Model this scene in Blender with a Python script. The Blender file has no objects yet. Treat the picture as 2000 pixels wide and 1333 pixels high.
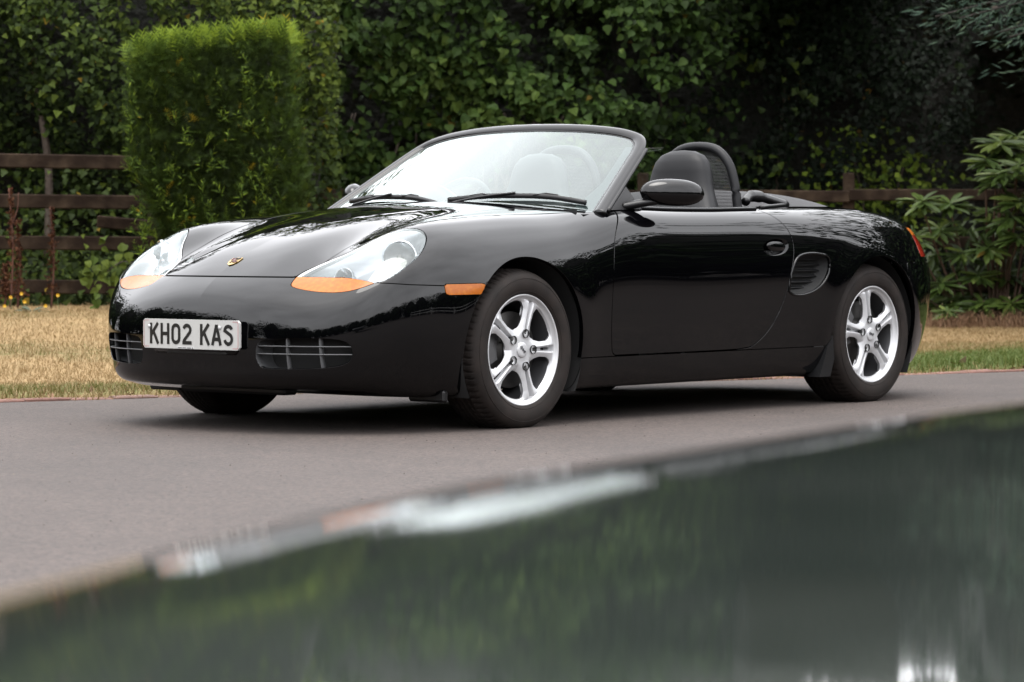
import bpy, math, random
import numpy as np
from mathutils import Vector, Matrix
rng = np.random.default_rng(7)
random.seed(7)
scene = bpy.context.scene
coll = scene.collection

# ---------------------------------------------------------------- camera
CAM = np.array([-9.0848, -8.2715, .7429]); YAW, PITCH = .8811, -.0349
cam = bpy.data.cameras.new('camera'); cam_ob = bpy.data.objects.new('camera', cam); coll.objects.link(cam_ob)
cam_ob.location = CAM
cam_ob.rotation_euler = (math.pi/2 + PITCH, 0, -YAW)
cam.sensor_width = 36; cam.lens = 6000/2000*36; cam.clip_start = .05; cam.clip_end = 500
cam.dof.use_dof = True; cam.dof.focus_distance = 11.7; cam.dof.aperture_fstop = 7.0
scene.camera = cam_ob

# ---------------------------------------------------------------- sky and sun (bright overcast)
world = bpy.data.worlds.new('World'); scene.world = world; world.use_nodes = True
wn, wl = world.node_tree.nodes, world.node_tree.links
wn.clear()
SUN_EL, SUN_AZ = math.radians(80), math.radians(-160)
sky = wn.new('ShaderNodeTexSky'); sky.sky_type = 'NISHITA'; sky.sun_disc = False
sky.sun_elevation = SUN_EL; sky.sun_rotation = math.radians(90)-SUN_AZ
sky.air_density = 1.0; sky.dust_density = 6.0; sky.ozone_density = 1.0
hsv = wn.new('ShaderNodeHueSaturation'); hsv.inputs['Saturation'].default_value = .22
bg = wn.new('ShaderNodeBackground'); bg.inputs['Strength'].default_value = .15
wo = wn.new('ShaderNodeOutputWorld')
# soft cloud cover over the sky
tc = wn.new('ShaderNodeTexCoord'); cn = wn.new('ShaderNodeTexNoise'); cn.inputs['Scale'].default_value = 3.0
cn.inputs['Detail'].default_value = 4; cmr = wn.new('ShaderNodeMapRange')
cmr.inputs['From Min'].default_value = .3; cmr.inputs['From Max'].default_value = .7
cmr.inputs['To Min'].default_value = .82; cmr.inputs['To Max'].default_value = 1.12
cmix = wn.new('ShaderNodeMix'); cmix.data_type = 'RGBA'; cmix.blend_type = 'MIX'; cmix.inputs[0].default_value = .75
cmix.inputs[7].default_value = (5.35, 5.35, 5.5, 1)
cmul = wn.new('ShaderNodeVectorMath'); cmul.operation = 'SCALE'
wl.new(sky.outputs[0], hsv.inputs['Color']); wl.new(hsv.outputs[0], cmix.inputs[6])
wl.new(tc.outputs['Generated'], cn.inputs['Vector']); wl.new(cn.outputs['Fac'], cmr.inputs['Value'])
wl.new(cmix.outputs[2], cmul.inputs[0]); wl.new(cmr.outputs[0], cmul.inputs['Scale'])
wl.new(cmul.outputs[0], bg.inputs['Color']); wl.new(bg.outputs[0], wo.inputs['Surface'])
sun = bpy.data.lights.new('sun', 'SUN'); sun.energy = .5; sun.angle = math.radians(35); sun.color = (1, .97, .92)
sun_ob = bpy.data.objects.new('sun', sun); coll.objects.link(sun_ob)
sd = Vector((math.cos(SUN_EL)*math.cos(SUN_AZ), math.cos(SUN_EL)*math.sin(SUN_AZ), math.sin(SUN_EL)))
sun_ob.rotation_euler = sd.to_track_quat('Z', 'Y').to_euler(); sun_ob.location = sd*30
scene.view_settings.view_transform = 'Standard'; scene.view_settings.look = 'None'
scene.view_settings.exposure = 2.3; scene.view_settings.gamma = 1
scene.cycles.max_bounces = 8; scene.cycles.transparent_max_bounces = 16
scene.cycles.use_denoising = True
scene.cycles.caustics_reflective = False; scene.cycles.caustics_refractive = False

# ---------------------------------------------------------------- helpers
FWD = np.array([math.sin(YAW), math.cos(YAW)]); RGT = np.array([math.cos(YAW), -math.sin(YAW)])
def S(u, v, z=0.):
    """site frame: u metres to the right, v metres deep into the garden, z up -> world"""
    u, v, z = np.broadcast_arrays(np.asarray(u, float), np.asarray(v, float), np.asarray(z, float))
    return np.stack([CAM[0]+u*RGT[0]+v*FWD[0], CAM[1]+u*RGT[1]+v*FWD[1], z], -1)

MATS = {}
def mat(name, col=(.5, .5, .5), rough=.5, metal=0., coat=0., spec=.5, noise=None, bump=None, **kw):
    """procedural principled material; noise=(scale, colour2, low, high[, detail]); bump=(scale, strength, distance)"""
    if name in MATS: return MATS[name]
    m = bpy.data.materials.new(name); m.use_nodes = True; MATS[name] = m
    nt = m.node_tree; N, L = nt.nodes, nt.links; b = N['Principled BSDF']
    b.inputs['Base Color'].default_value = (*col, 1); b.inputs['Roughness'].default_value = rough
    b.inputs['Metallic'].default_value = metal; b.inputs['Coat Weight'].default_value = coat
    b.inputs['Coat Roughness'].default_value = .03
    b.inputs['Specular IOR Level'].default_value = spec
    for k, v in kw.items(): b.inputs[k.replace('_', ' ')].default_value = v
    co = None
    if noise or bump: co = N.new('ShaderNodeTexCoord')
    if noise:
        t = N.new('ShaderNodeTexNoise'); t.inputs['Scale'].default_value = noise[0]
        t.inputs['Detail'].default_value = noise[4] if len(noise) > 4 else 5
        L.new(co.outputs['Object'], t.inputs['Vector'])
        r = N.new('ShaderNodeMapRange'); r.inputs['From Min'].default_value = noise[2]; r.inputs['From Max'].default_value = noise[3]
        mx = N.new('ShaderNodeMix'); mx.data_type = 'RGBA'
        mx.inputs[6].default_value = (*col, 1); mx.inputs[7].default_value = (*noise[1], 1)
        L.new(t.outputs['Fac'], r.inputs['Value']); L.new(r.outputs[0], mx.inputs[0]); L.new(mx.outputs[2], b.inputs['Base Color'])
    if bump:
        t = N.new('ShaderNodeTexNoise'); t.inputs['Scale'].default_value = bump[0]; t.inputs['Detail'].default_value = 4
        L.new(co.outputs['Object'], t.inputs['Vector'])
        bm = N.new('ShaderNodeBump'); bm.inputs['Strength'].default_value = bump[1]; bm.inputs['Distance'].default_value = bump[2]
        L.new(t.outputs['Fac'], bm.inputs['Height']); L.new(bm.outputs[0], b.inputs['Normal'])
    return m

def glass_mat(name, tint=(.92, .97, .95), rough=.0, refl=1.0):
    """thin pane: dielectric reflection over a tinted clear pane"""
    m = bpy.data.materials.new(name); m.use_nodes = True; MATS[name] = m
    N, L = m.node_tree.nodes, m.node_tree.links; N.clear()
    o = N.new('ShaderNodeOutputMaterial'); mx = N.new('ShaderNodeMixShader'); fr = N.new('ShaderNodeFresnel'); fr.inputs['IOR'].default_value = 1.52
    t = N.new('ShaderNodeBsdfTransparent'); t.inputs[0].default_value = (*tint, 1)
    g = N.new('ShaderNodeBsdfGlossy'); g.inputs[0].default_value = (.93, 1, .985, 1); g.inputs['Roughness'].default_value = rough
    mu = N.new('ShaderNodeMath'); mu.operation = 'MULTIPLY'; mu.inputs[1].default_value = refl; mu.use_clamp = True
    L.new(fr.outputs[0], mu.inputs[0]); L.new(mu.outputs[0], mx.inputs[0]); L.new(t.outputs[0], mx.inputs[1]); L.new(g.outputs[0], mx.inputs[2])
    L.new(mx.outputs[0], o.inputs[0])
    return m

def link(o, parent=None):
    coll.objects.link(o)
    if parent is not None: o.parent = parent
    return o

def tag(o, label=None, cat=None, group=None, kind=None):
    if label: o['label'] = label
    if cat: o['category'] = cat
    if group: o['group'] = group
    if kind: o['kind'] = kind
    return o

def empty(name, loc=(0, 0, 0), parent=None, rz=0.):
    o = bpy.data.objects.new(name, None); o.location = loc; o.rotation_euler = (0, 0, rz); o.empty_display_size = .2
    return link(o, parent)

def me_data(name, V, Fc, m=None, N=None, smooth=True, attr=None):
    V = np.asarray(V, float)
    me = bpy.data.meshes.new(name)
    if isinstance(Fc, np.ndarray) and Fc.ndim == 2:
        k = Fc.shape[1]; n = len(Fc)
        me.vertices.add(len(V)); me.vertices.foreach_set('co', V.ravel())
        me.loops.add(n*k); me.loops.foreach_set('vertex_index', Fc.ravel().astype(np.int32))
        me.polygons.add(n); me.polygons.foreach_set('loop_start', np.arange(0, n*k, k, dtype=np.int32))
        me.update(calc_edges=True); me.validate()
    else:
        me.from_pydata([tuple(v) for v in V], [], [tuple(int(i) for i in f) for f in Fc])
    if smooth: me.polygons.foreach_set('use_smooth', np.ones(len(me.polygons), bool))
    if N is not None and len(me.vertices) == len(N): me.normals_split_custom_set_from_vertices(np.asarray(N, float))
    if attr is not None:
        a = me.color_attributes.new('tone', 'FLOAT_COLOR', 'POINT')
        a.data.foreach_set('color', np.stack([attr]*3+[np.ones(len(attr))], 1).ravel().astype(np.float32))
    if m is not None: me.materials.append(m)
    me.update()
    return me

def mk(name, V, Fc, m, parent=None, **kw):
    return link(bpy.data.objects.new(name, me_data(name, V, Fc, m, **kw)), parent)

class MB:
    """collects shapes into one mesh"""
    def __init__(s): s.V = []; s.F = []
    def add(s, V, Fc):
        o = len(s.V); s.V += [tuple(v) for v in V]; s.F += [tuple(int(i)+o for i in f) for f in Fc]; return s
    def box(s, c, d, rot=None, bev=0.):
        c = np.array(c, float); d = np.array(d, float)/2
        b = min(bev, d.min()*.9)
        pts = []
        for sx in (-1, 1):
            for sy in (-1, 1):
                for sz in (-1, 1):
                    for ax in range(3):
                        q = np.array([sx, sy, sz])*d
                        for k in range(3):
                            if k != ax: q[k] -= (sx, sy, sz)[k]*b
                        pts.append(q)
        if b <= 0: pts = [np.array([sx, sy, sz])*d for sx in (-1, 1) for sy in (-1, 1) for sz in (-1, 1)]
        pts = np.array(pts)
        import bmesh
        bm = bmesh.new()
        for q in pts: bm.verts.new(q)
        bmesh.ops.convex_hull(bm, input=bm.verts)
        bmesh.ops.dissolve_limit(bm, angle_limit=.01, verts=bm.verts, edges=bm.edges)
        bm.verts.index_update()
        V = np.array([v.co for v in bm.verts]); Fc = [[v.index for v in f.verts] for f in bm.faces]; bm.free()
        if rot is not None: V = V@np.array(rot).T
        return s.add(V+c, Fc)
    def tube(s, P, r, n=10, closed=False, cap=True, flat=None, up=(0, 0, 1)):
        """sweep a circle (or ellipse r x flat) along P"""
        P = np.array(P, float); k = len(P); r = np.broadcast_to(np.asarray(r, float), (k,))
        fl = r if flat is None else np.broadcast_to(np.asarray(flat, float), (k,))
        V = []
        for i in range(k):
            a = P[(i+1) % k if closed else min(i+1, k-1)]-P[(i-1) % k if closed else max(i-1, 0)]
            a = a/(np.linalg.norm(a)+1e-9); w = np.array(up[i] if np.ndim(up) == 2 else up, float)
            if abs(a@w) > .98 and np.ndim(up) != 2: w = np.array([1., 0, 0])
            b = np.cross(a, w); b /= np.linalg.norm(b)+1e-9; c = np.cross(b, a)
            for j in range(n):
                t = 2*math.pi*j/n; V.append(P[i]+b*math.cos(t)*r[i]+c*math.sin(t)*fl[i])
        Fc = []
        for i in range(k if closed else k-1):
            for j in range(n):
                i2 = (i+1) % k; Fc.append((i*n+j, i*n+(j+1) % n, i2*n+(j+1) % n, i2*n+j))
        if cap and not closed: Fc += [tuple(range(n))[::-1], tuple((k-1)*n+j for j in range(n))]
        return s.add(V, Fc)
    def lathe(s, prof, n=48, axis='y', c=(0, 0, 0), closed=False):
        prof = np.array(prof, float); k = len(prof); V = []
        for j in range(n):
            t = 2*math.pi*j/n
            for r, h in prof:
                V.append((r*math.cos(t), h, r*math.sin(t)) if axis == 'y' else ((r*math.cos(t), r*math.sin(t), h) if axis == 'z' else (h, r*math.cos(t), r*math.sin(t))))
        Fc = [(j*k+i, j*k+i+1, ((j+1) % n)*k+i+1, ((j+1) % n)*k+i) for j in range(n) for i in range(k-1)]
        return s.add(np.array(V)+np.array(c), Fc)
    def grid(s, G, wrap=False):
        G = np.array(G, float); a, b = G.shape[:2]
        Fc = [(i*b+j, i*b+(j+1) % b, (i+1)*b+(j+1) % b, (i+1)*b+j) for i in range(a-1) for j in range(b if wrap else b-1)]
        return s.add(G.reshape(-1, 3), Fc)
    def build(s, name, m, parent=None, smooth=True, sub=0, auto=None):
        o = mk(name, s.V, s.F, m, parent, smooth=smooth)
        if sub:
            md = o.modifiers.new('s', 'SUBSURF'); md.levels = md.render_levels = sub
        if auto is not None: o.data.set_sharp_from_angle(angle=math.radians(auto))
        return o

def catmull(P, n=8, closed=False):
    P = np.array(P, float); k = len(P); out = []
    for i in range(k if closed else k-1):
        g = lambda j: P[j % k] if closed else P[min(max(j, 0), k-1)]
        p0, p1, p2, p3 = g(i-1), g(i), g(i+1), g(i+2)
        for t in np.arange(n)/n:
            out.append(.5*((2*p1)+(p2-p0)*t+(2*p0-5*p1+4*p2-p3)*t*t+(3*p1-p0-3*p2+p3)*t**3))
    if not closed: out.append(P[-1])
    return np.array(out)

def copy_tree(o, parent=None):
    c = o.copy(); coll.objects.link(c); c.parent = parent
    for ch in list(o.children): copy_tree(ch, c)
    return c
# ---------------------------------------------------------------- ground, drive, lawn
def wob(a, b, seed=0, f=1.):
    """cheap smooth noise in about -1..1"""
    r = np.random.default_rng(seed); o = 0
    for k in range(6):
        w = r.normal(size=2)*f*(1.6**k)*.8; o = o+np.sin(a*w[0]+b*w[1]+r.uniform(0, 6.28))*.62**k
    return o/1.9
def border_v(u): return 13.51+(u+2.25)*.611
def lawn_z(u, v):
    t = np.clip((v-border_v(u)-.6)/7.0, 0, 1); t = t*t*(3-2*t)
    return -.014+.034*np.clip((v-border_v(u)-.10)/.14, 0, 1)+.205*t*np.clip((1.2-u)/3.2, 0, 1)+.008*wob(u, v, 3, 1.2)*np.clip((v-border_v(u))/1., 0, 1)
def lawn_green(u, v):
    d = v-border_v(u)
    right = np.clip((u-1.4)/.8, 0, 1)*np.exp(-((d-.9)/1.1)**2)*1.6
    left = .55*np.exp(-((d-.55)/.45)**2)*np.clip((.6-u)/.8, 0, 1)
    g = right+left+.42*wob(u, v*1.5, 11, 1.3)+.12*wob(u*3, v*3, 12, 1.5)+.02
    return np.clip(g, 0, 1)

def _dead(n): return rng.random(n) < .006
def attr_mat(name, stops, rough=.7, transl=0., spec=.3, noise=None, bump=None, tname='tone'):
    """colour from the per-point tone of the thing through a ramp"""
    m = bpy.data.materials.new(name); m.use_nodes = True; MATS[name] = m
    N, L = m.node_tree.nodes, m.node_tree.links; b = N['Principled BSDF']; o = N['Material Output']
    b.inputs['Roughness'].default_value = rough; b.inputs['Specular IOR Level'].default_value = spec
    at = N.new('ShaderNodeAttribute'); at.attribute_name = tname
    rp = N.new('ShaderNodeValToRGB'); el = rp.color_ramp.elements
    while len(el) > len(stops): el.remove(el[-1])
    while len(el) < len(stops): el.new(.5)
    for e, (p_, c_) in zip(el, stops): e.position = p_; e.color = (*c_, 1)
    src = at.outputs['Fac']
    if noise:
        co = N.new('ShaderNodeTexCoord'); t = N.new('ShaderNodeTexNoise'); t.inputs['Scale'].default_value = noise[0]; t.inputs['Detail'].default_value = 6
        L.new(co.outputs['Object'], t.inputs['Vector']); mr = N.new('ShaderNodeMapRange'); mr.inputs['From Min'].default_value = .3; mr.inputs['From Max'].default_value = .7
        mr.inputs['To Min'].default_value = -noise[1]; mr.inputs['To Max'].default_value = noise[1]; L.new(t.outputs['Fac'], mr.inputs['Value'])
        ad = N.new('ShaderNodeMath'); ad.operation = 'ADD'; L.new(src, ad.inputs[0]); L.new(mr.outputs[0], ad.inputs[1]); src = ad.outputs[0]
    L.new(src, rp.inputs['Fac']); L.new(rp.outputs[0], b.inputs['Base Color'])
    if bump:
        co = N.new('ShaderNodeTexCoord'); t = N.new('ShaderNodeTexNoise'); t.inputs['Scale'].default_value = bump[0]
        L.new(co.outputs['Object'], t.inputs['Vector']); bm = N.new('ShaderNodeBump'); bm.inputs['Strength'].default_value = bump[1]; bm.inputs['Distance'].default_value = bump[2]
        L.new(t.outputs['Fac'], bm.inputs['Height']); L.new(bm.outputs[0], b.inputs['Normal'])
    if transl > 0:
        tr = N.new('ShaderNodeBsdfTranslucent'); mx = N.new('ShaderNodeMixShader'); mx.inputs[0].default_value = transl
        L.new(rp.outputs[0], tr.inputs[0]); L.new(b.outputs[0], mx.inputs[1]); L.new(tr.outputs[0], mx.inputs[2]); L.new(mx.outputs[0], o.inputs[0])
    return m

def asphalt_mat():
    m = mat('asphalt', (.20, .172, .160), .82)
    N, L = m.node_tree.nodes, m.node_tree.links; b = N['Principled BSDF']; co = N.new('ShaderNodeTexCoord')
    def noise(sc, lo, hi, a, c, det=3):
        t = N.new('ShaderNodeTexNoise'); t.inputs['Scale'].default_value = sc; t.inputs['Detail'].default_value = det; L.new(co.outputs['Object'], t.inputs['Vector'])
        r = N.new('ShaderNodeMapRange'); r.inputs['From Min'].default_value = lo; r.inputs['From Max'].default_value = hi; r.inputs['To Min'].default_value = a; r.inputs['To Max'].default_value = c
        L.new(t.outputs['Fac'], r.inputs['Value']); return r.outputs[0], t
    big, _ = noise(.55, .3, .7, .74, 1.2, 6); mid, _ = noise(3.2, .3, .7, .90, 1.10, 5)
    vo = N.new('ShaderNodeTexVoronoi'); vo.inputs['Scale'].default_value = 95; L.new(co.outputs['Object'], vo.inputs['Vector'])
    sep = N.new('ShaderNodeSeparateColor'); L.new(vo.outputs['Color'], sep.inputs[0])
    st = N.new('ShaderNodeMapRange'); st.inputs['To Min'].default_value = .55; st.inputs['To Max'].default_value = 1.5; L.new(sep.outputs[0], st.inputs['Value'])
    m1 = N.new('ShaderNodeMath'); m1.operation = 'MULTIPLY'; L.new(big, m1.inputs[0]); L.new(mid, m1.inputs[1])
    m2 = N.new('ShaderNodeMath'); m2.operation = 'MULTIPLY'; L.new(m1.outputs[0], m2.inputs[0]); L.new(st.outputs[0], m2.inputs[1])
    sc = N.new('ShaderNodeVectorMath'); sc.operation = 'SCALE'; sc.inputs[0].default_value = (.0372, .0275, .0236); L.new(m2.outputs[0], sc.inputs['Scale'])
    L.new(sc.outputs[0], b.inputs['Base Color'])
    bm = N.new('ShaderNodeBump'); bm.inputs['Strength'].default_value = .55; bm.inputs['Distance'].default_value = .004; L.new(vo.outputs['Distance'], bm.inputs['Height']); L.new(bm.outputs[0], b.inputs['Normal'])
    return m
q = [S(-150, -150, -.03), S(150, -150, -.03), S(150, 150, -.03), S(-150, 150, -.03)]
tag(mk('ground', np.array(q), [(0, 1, 2, 3)], mat('soil', (.045, .035, .022), .9), smooth=False), kind='structure')
ub = np.linspace(-40, 40, 41)
rows = [[S(u, -40, 0) for u in ub], [S(u, 0*u+2, 0) for u in ub], [S(u, max(border_v(u)-.05, -9), 0) for u in ub]]
rows = np.array([[S(u, v0, 0) for u in ub] for v0 in (-40,)] + [[S(u, -40+(border_v(u)+.07+40)*k, 0) for u in ub] for k in (.5, 1.)])
tag(MB().grid(rows).build('driveway', asphalt_mat(), smooth=False), kind='structure')
DRY, GRN = (.40, .285, .135), (.115, .17, .035)
LAWN = attr_mat('lawn_turf', [(0, (.20, .135, .062)), (.35, (.145, .105, .045)), (.7, (.090, .088, .024)), (1, (.058, .078, .016))], .9, noise=(9, .25), bump=(60, .6, .02))
uu = np.concatenate([np.linspace(-40, -6, 18), np.linspace(-5.7, 6.5, 140), np.linspace(7, 40, 18)]); kk = np.concatenate([np.linspace(0, 1, 90)**1.3*14, [18, 26, 60]])
U_, K_ = np.meshgrid(uu, kk, indexing='ij'); Vv = border_v(U_)+.10+K_
LV = S(U_, Vv, lawn_z(U_, Vv)); i, j = np.meshgrid(np.arange(len(uu)-1), np.arange(len(kk)-1), indexing='ij'); i, j = i.ravel(), j.ravel(); nk = len(kk)
tag(mk('lawn', LV.reshape(-1, 3), np.stack([i*nk+j, (i+1)*nk+j, (i+1)*nk+j+1, i*nk+j+1], 1), LAWN, attr=lawn_green(U_, Vv).ravel()), kind='structure')

# brick edging between drive and lawn
edging = tag(empty('brick_edging', S(0, border_v(0.), 0)), kind='structure')
BR = [mat('edging_brick_%d' % k, c, .85, noise=(25, tuple(np.array(c)*.55), .4, .75), bump=(80, .5, .004)) for k, c in enumerate([(.13, .06, .045), (.15, .075, .056), (.12, .065, .05)])]
br = [me_data('brick', *(lambda b: (b.V, b.F))(MB().box((0, 0, 0), (.205, .10, .06), bev=.006)), m, smooth=False) for m in BR]
ed = np.array([1, .611]); el_ = np.linalg.norm(ed); ang = math.atan2(*(S(1, border_v(1.))-S(0, border_v(0.)))[[1, 0]])
k = 0; u = -5.2
while u < 6.2:
    o = link(bpy.data.objects.new('brick', br[int(rng.integers(3))]), edging)
    w = S(u, border_v(u)+.05+.004*rng.normal(), -.020+.004*rng.normal())-np.array(edging.location)
    o.location = w; o.rotation_euler = (.02*rng.normal(), .01*rng.normal(), ang+.015*rng.normal()); u += .215/el_

# ---------------------------------------------------------------- grass blades, one per point
def blades(n, upos, vpos, h, tone, m, name, label, cat):
    P = S(upos, vpos, lawn_z(upos, vpos)); a = rng.uniform(0, 2*np.pi, n); w = rng.uniform(.0014, .0030, n)
    side_ = np.stack([np.cos(a), np.sin(a), 0*a], 1)*w[:, None]; lean = np.stack([rng.normal(size=n), rng.normal(size=n), 0*a], 1)*(h*.55)[:, None]
    tip = P+lean+np.stack([0*a, 0*a, h], 1); midp = P+lean*.35+np.stack([0*a, 0*a, h*.6], 1)
    V = np.stack([P-side_, P+side_, midp-side_*.8, midp+side_*.8, tip], 1).reshape(-1, 3); b = np.arange(n)*5
    T = np.concatenate([np.stack([b, b+1, b+3], 1), np.stack([b, b+3, b+2], 1), np.stack([b+2, b+3, b+4], 1)])
    o = mk(name, V, T, m, attr=np.repeat(tone, 5)); return tag(o, label, cat, kind='stuff')
GBL = attr_mat('grass_blades', [(0, (.24, .165, .08)), (.4, (.165, .12, .05)), (.7, (.095, .10, .024)), (1, (.058, .085, .014))], .6, .25)
n = 140000; gu_ = rng.uniform(-4.6, 5.2, n); gd_ = rng.beta(1.0, 1.7, n)*9.5+.02; gv_ = border_v(gu_)+gd_+.10
gr = lawn_green(gu_, gv_); blades(n, gu_, gv_, (.012+.022*gr+.012*rng.random(n))*(1+.5*(gd_ < .3)), np.clip(gr+rng.normal(size=n)*.16, 0, 1), GBL, 'grass', 'short parched grass of the verge, greener beside the drive', 'grass')

n = 9000; gu_ = rng.uniform(-4.6, 5.2, n); gd_ = -.07+.22*rng.random(n)**1.3+.03*wob(gu_*6, gu_*0, 8, 1.); gv_ = border_v(gu_)+gd_+.06
blades(n, gu_, gv_, rng.uniform(.012, .045, n), np.clip(lawn_green(gu_, gv_)*.5+rng.normal(size=n)*.15, 0, 1), GBL, 'straw', 'ragged straw and grass hanging over the brick edging', 'grass')
n = 900; gu_ = rng.uniform(-3., 3.2, n); gv_ = rng.uniform(3.5, 13.4, n)+.5*gu_; r_ = rng.uniform(.0015, .0048, n); P = S(gu_, np.minimum(gv_, border_v(gu_)-.02), .0)
tet = np.array([(1, 0, -.2), (-.5, .87, -.2), (-.5, -.87, -.2), (.1, .1, .9)]); ro = rng.uniform(0, 6.28, n); c_, s_ = np.cos(ro), np.sin(ro)
V = np.stack([tet[None, :, 0]*c_[:, None]-tet[None, :, 1]*s_[:, None], tet[None, :, 0]*s_[:, None]+tet[None, :, 1]*c_[:, None], np.broadcast_to(tet[None, :, 2], (n, 4))], -1)*r_[:, None, None]+P[:, None]
T = (np.arange(n)*4)[:, None, None]+np.array([(0, 1, 3), (1, 2, 3), (2, 0, 3)])[None]
tag(mk('grit', V.reshape(-1, 3), T.reshape(-1, 3), attr_mat('grit_stone', [(0, (.012, .010, .009)), (.7, (.05, .04, .035)), (1, (.14, .12, .10))], .9), attr=np.repeat(rng.random(n), 4), smooth=False), 'scattered grit and small stones on the asphalt', 'grit', kind='stuff')
# ---------------------------------------------------------------- foliage tools
def frame(nrm, tip):
    nrm = nrm/(np.linalg.norm(nrm, axis=1, keepdims=True)+1e-9); t = tip-nrm*(tip*nrm).sum(1, keepdims=True)
    t /= np.linalg.norm(t, axis=1, keepdims=True)+1e-9; return np.cross(t, nrm), t, nrm
LEAFS = {
 'fold': (np.array([(0, 0, 0), (-.36, .42, .10), (.36, .42, .10), (0, 1, -.06)]), [(0, 1, 3), (0, 3, 2)]),
 'heart': (np.array([(0, 0, 0), (-.36, .12, .09), (-.42, .38, .10), (-.22, .72, .03), (0, 1, -.12), (.22, .72, .03), (.42, .38, .10), (.36, .12, .09), (0, .5, 0)]), [(0, 8, 1), (1, 8, 2), (2, 8, 3), (3, 8, 4), (4, 8, 5), (5, 8, 6), (6, 8, 7), (7, 8, 0)]),
 'long': (np.array([(0, 0, 0), (-.08, .2, .03), (-.125, .55, .03), (-.075, .85, 0), (0, 1, -.06), (.075, .85, 0), (.125, .55, .03), (.08, .2, .03), (0, .5, -.02)]), [(0, 8, 1), (1, 8, 2), (2, 8, 3), (3, 8, 4), (4, 8, 5), (5, 8, 6), (6, 8, 7), (7, 8, 0)]),
 'spray': (np.array([(0, 0, 0), (-.09, .35, .02), (.09, .35, .02), (0, 1, 0)]), [(0, 1, 3), (0, 3, 2)]),
 'feather': (np.array([(0, 0, 0), (.012, 0, 0), (0, 1, 0)]+[q for t in (.15, .32, .5, .68, .84) for sx in (-1, 1) for q in ((0, t, 0), (0, t+.09, 0), (sx*(.34-.22*t), t+.26, .05*(1-t)))]), [(0, 1, 2)]+[(3+3*k, 4+3*k, 5+3*k) for k in range(10)]),
 'ivy': (np.array([(0, 0, 0), (-.45, .15, .07), (-.28, .5, .04), (0, 1, -.08), (.28, .5, .04), (.45, .15, .07)]), [(0, 1, 2), (0, 2, 3), (0, 3, 4), (0, 4, 5)]),
}
def leaf_mass(name, P, nrm, tip, size, tone, m, parent, shape='fold', kind='stuff'):
    LV_, LF = LEAFS[shape]; x, y, z = frame(nrm, tip); k = len(LV_); n = len(P); tone = np.where(_dead(n), 1., np.minimum(tone, .965)); size = np.broadcast_to(size, (n,))
    V = P[:, None]+size[:, None, None]*(LV_[None, :, :1]*x[:, None]+LV_[None, :, 1:2]*y[:, None]+LV_[None, :, 2:]*z[:, None])
    T = (np.arange(n)*k)[:, None, None]+np.array(LF)[None]
    o = mk(name, V.reshape(-1, 3)-np.array(parent.location), T.reshape(-1, 3), m, parent, attr=np.repeat(tone, k), smooth=False)
    if kind: o['kind'] = kind
    return o
def leaf_objs(P, nrm, tip, size, mats, parent, shape='heart', name='leaf'):
    LV_, LF = LEAFS[shape]; mes = [me_data(name, LV_, LF, m, smooth=False, attr=np.full(len(LV_), t)) for m, t in mats]
    x, y, z = frame(nrm, tip); off = np.array(parent.location)
    for k in range(len(P)):
        o = bpy.data.objects.new(name, mes[int(rng.integers(len(mes)))]); coll.objects.link(o); o.parent = parent; s_ = float(np.broadcast_to(size, (len(P),))[k])
        M = np.eye(4); M[:3, 0], M[:3, 1], M[:3, 2] = x[k]*s_, y[k]*s_, z[k]*s_; M[:3, 3] = P[k]-off; o.matrix_local = Matrix(M.tolist())
def vdir(n, u=0., v=-1., z=0.):      # site direction -> world
    return np.tile(np.array([u*RGT[0]+v*FWD[0], u*RGT[1]+v*FWD[1], z]), (n, 1))
BARK = mat('bark', (.045, .032, .024), .9, noise=(30, (.07, .055, .042), .4, .7), bump=(50, .8, .01))
CORE = mat('shade_core', (.006, .007, .004), .95, bump=(8, 1., .1))  # near-black colour stands in for shade deep inside the foliage
def stems(parent, spec, m=BARK, name='stem'):
    off = np.array(parent.location)
    for pts, r in spec:
        P = catmull(pts, 5)-off; MB().tube(P, np.linspace(r, r*.55, len(P)), 7).build(name, m, parent)
def core(parent, u0, u1, v, z0, z1, depth, seed=0, name='shade_core'):
    """added lumpy near-black body behind the leaves, blocking light and standing in for inner shade"""
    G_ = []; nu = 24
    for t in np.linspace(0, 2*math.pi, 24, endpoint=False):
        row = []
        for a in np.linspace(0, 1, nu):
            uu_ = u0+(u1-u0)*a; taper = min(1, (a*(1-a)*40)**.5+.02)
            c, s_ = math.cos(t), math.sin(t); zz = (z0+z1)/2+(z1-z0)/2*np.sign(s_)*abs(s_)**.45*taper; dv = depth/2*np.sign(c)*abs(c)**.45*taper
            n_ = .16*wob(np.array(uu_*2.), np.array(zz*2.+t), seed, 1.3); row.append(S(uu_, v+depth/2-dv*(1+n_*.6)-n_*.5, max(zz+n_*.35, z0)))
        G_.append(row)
    MB().grid(np.array(G_+[G_[0]])-np.array(parent.location)).build(name, CORE, parent)
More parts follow.
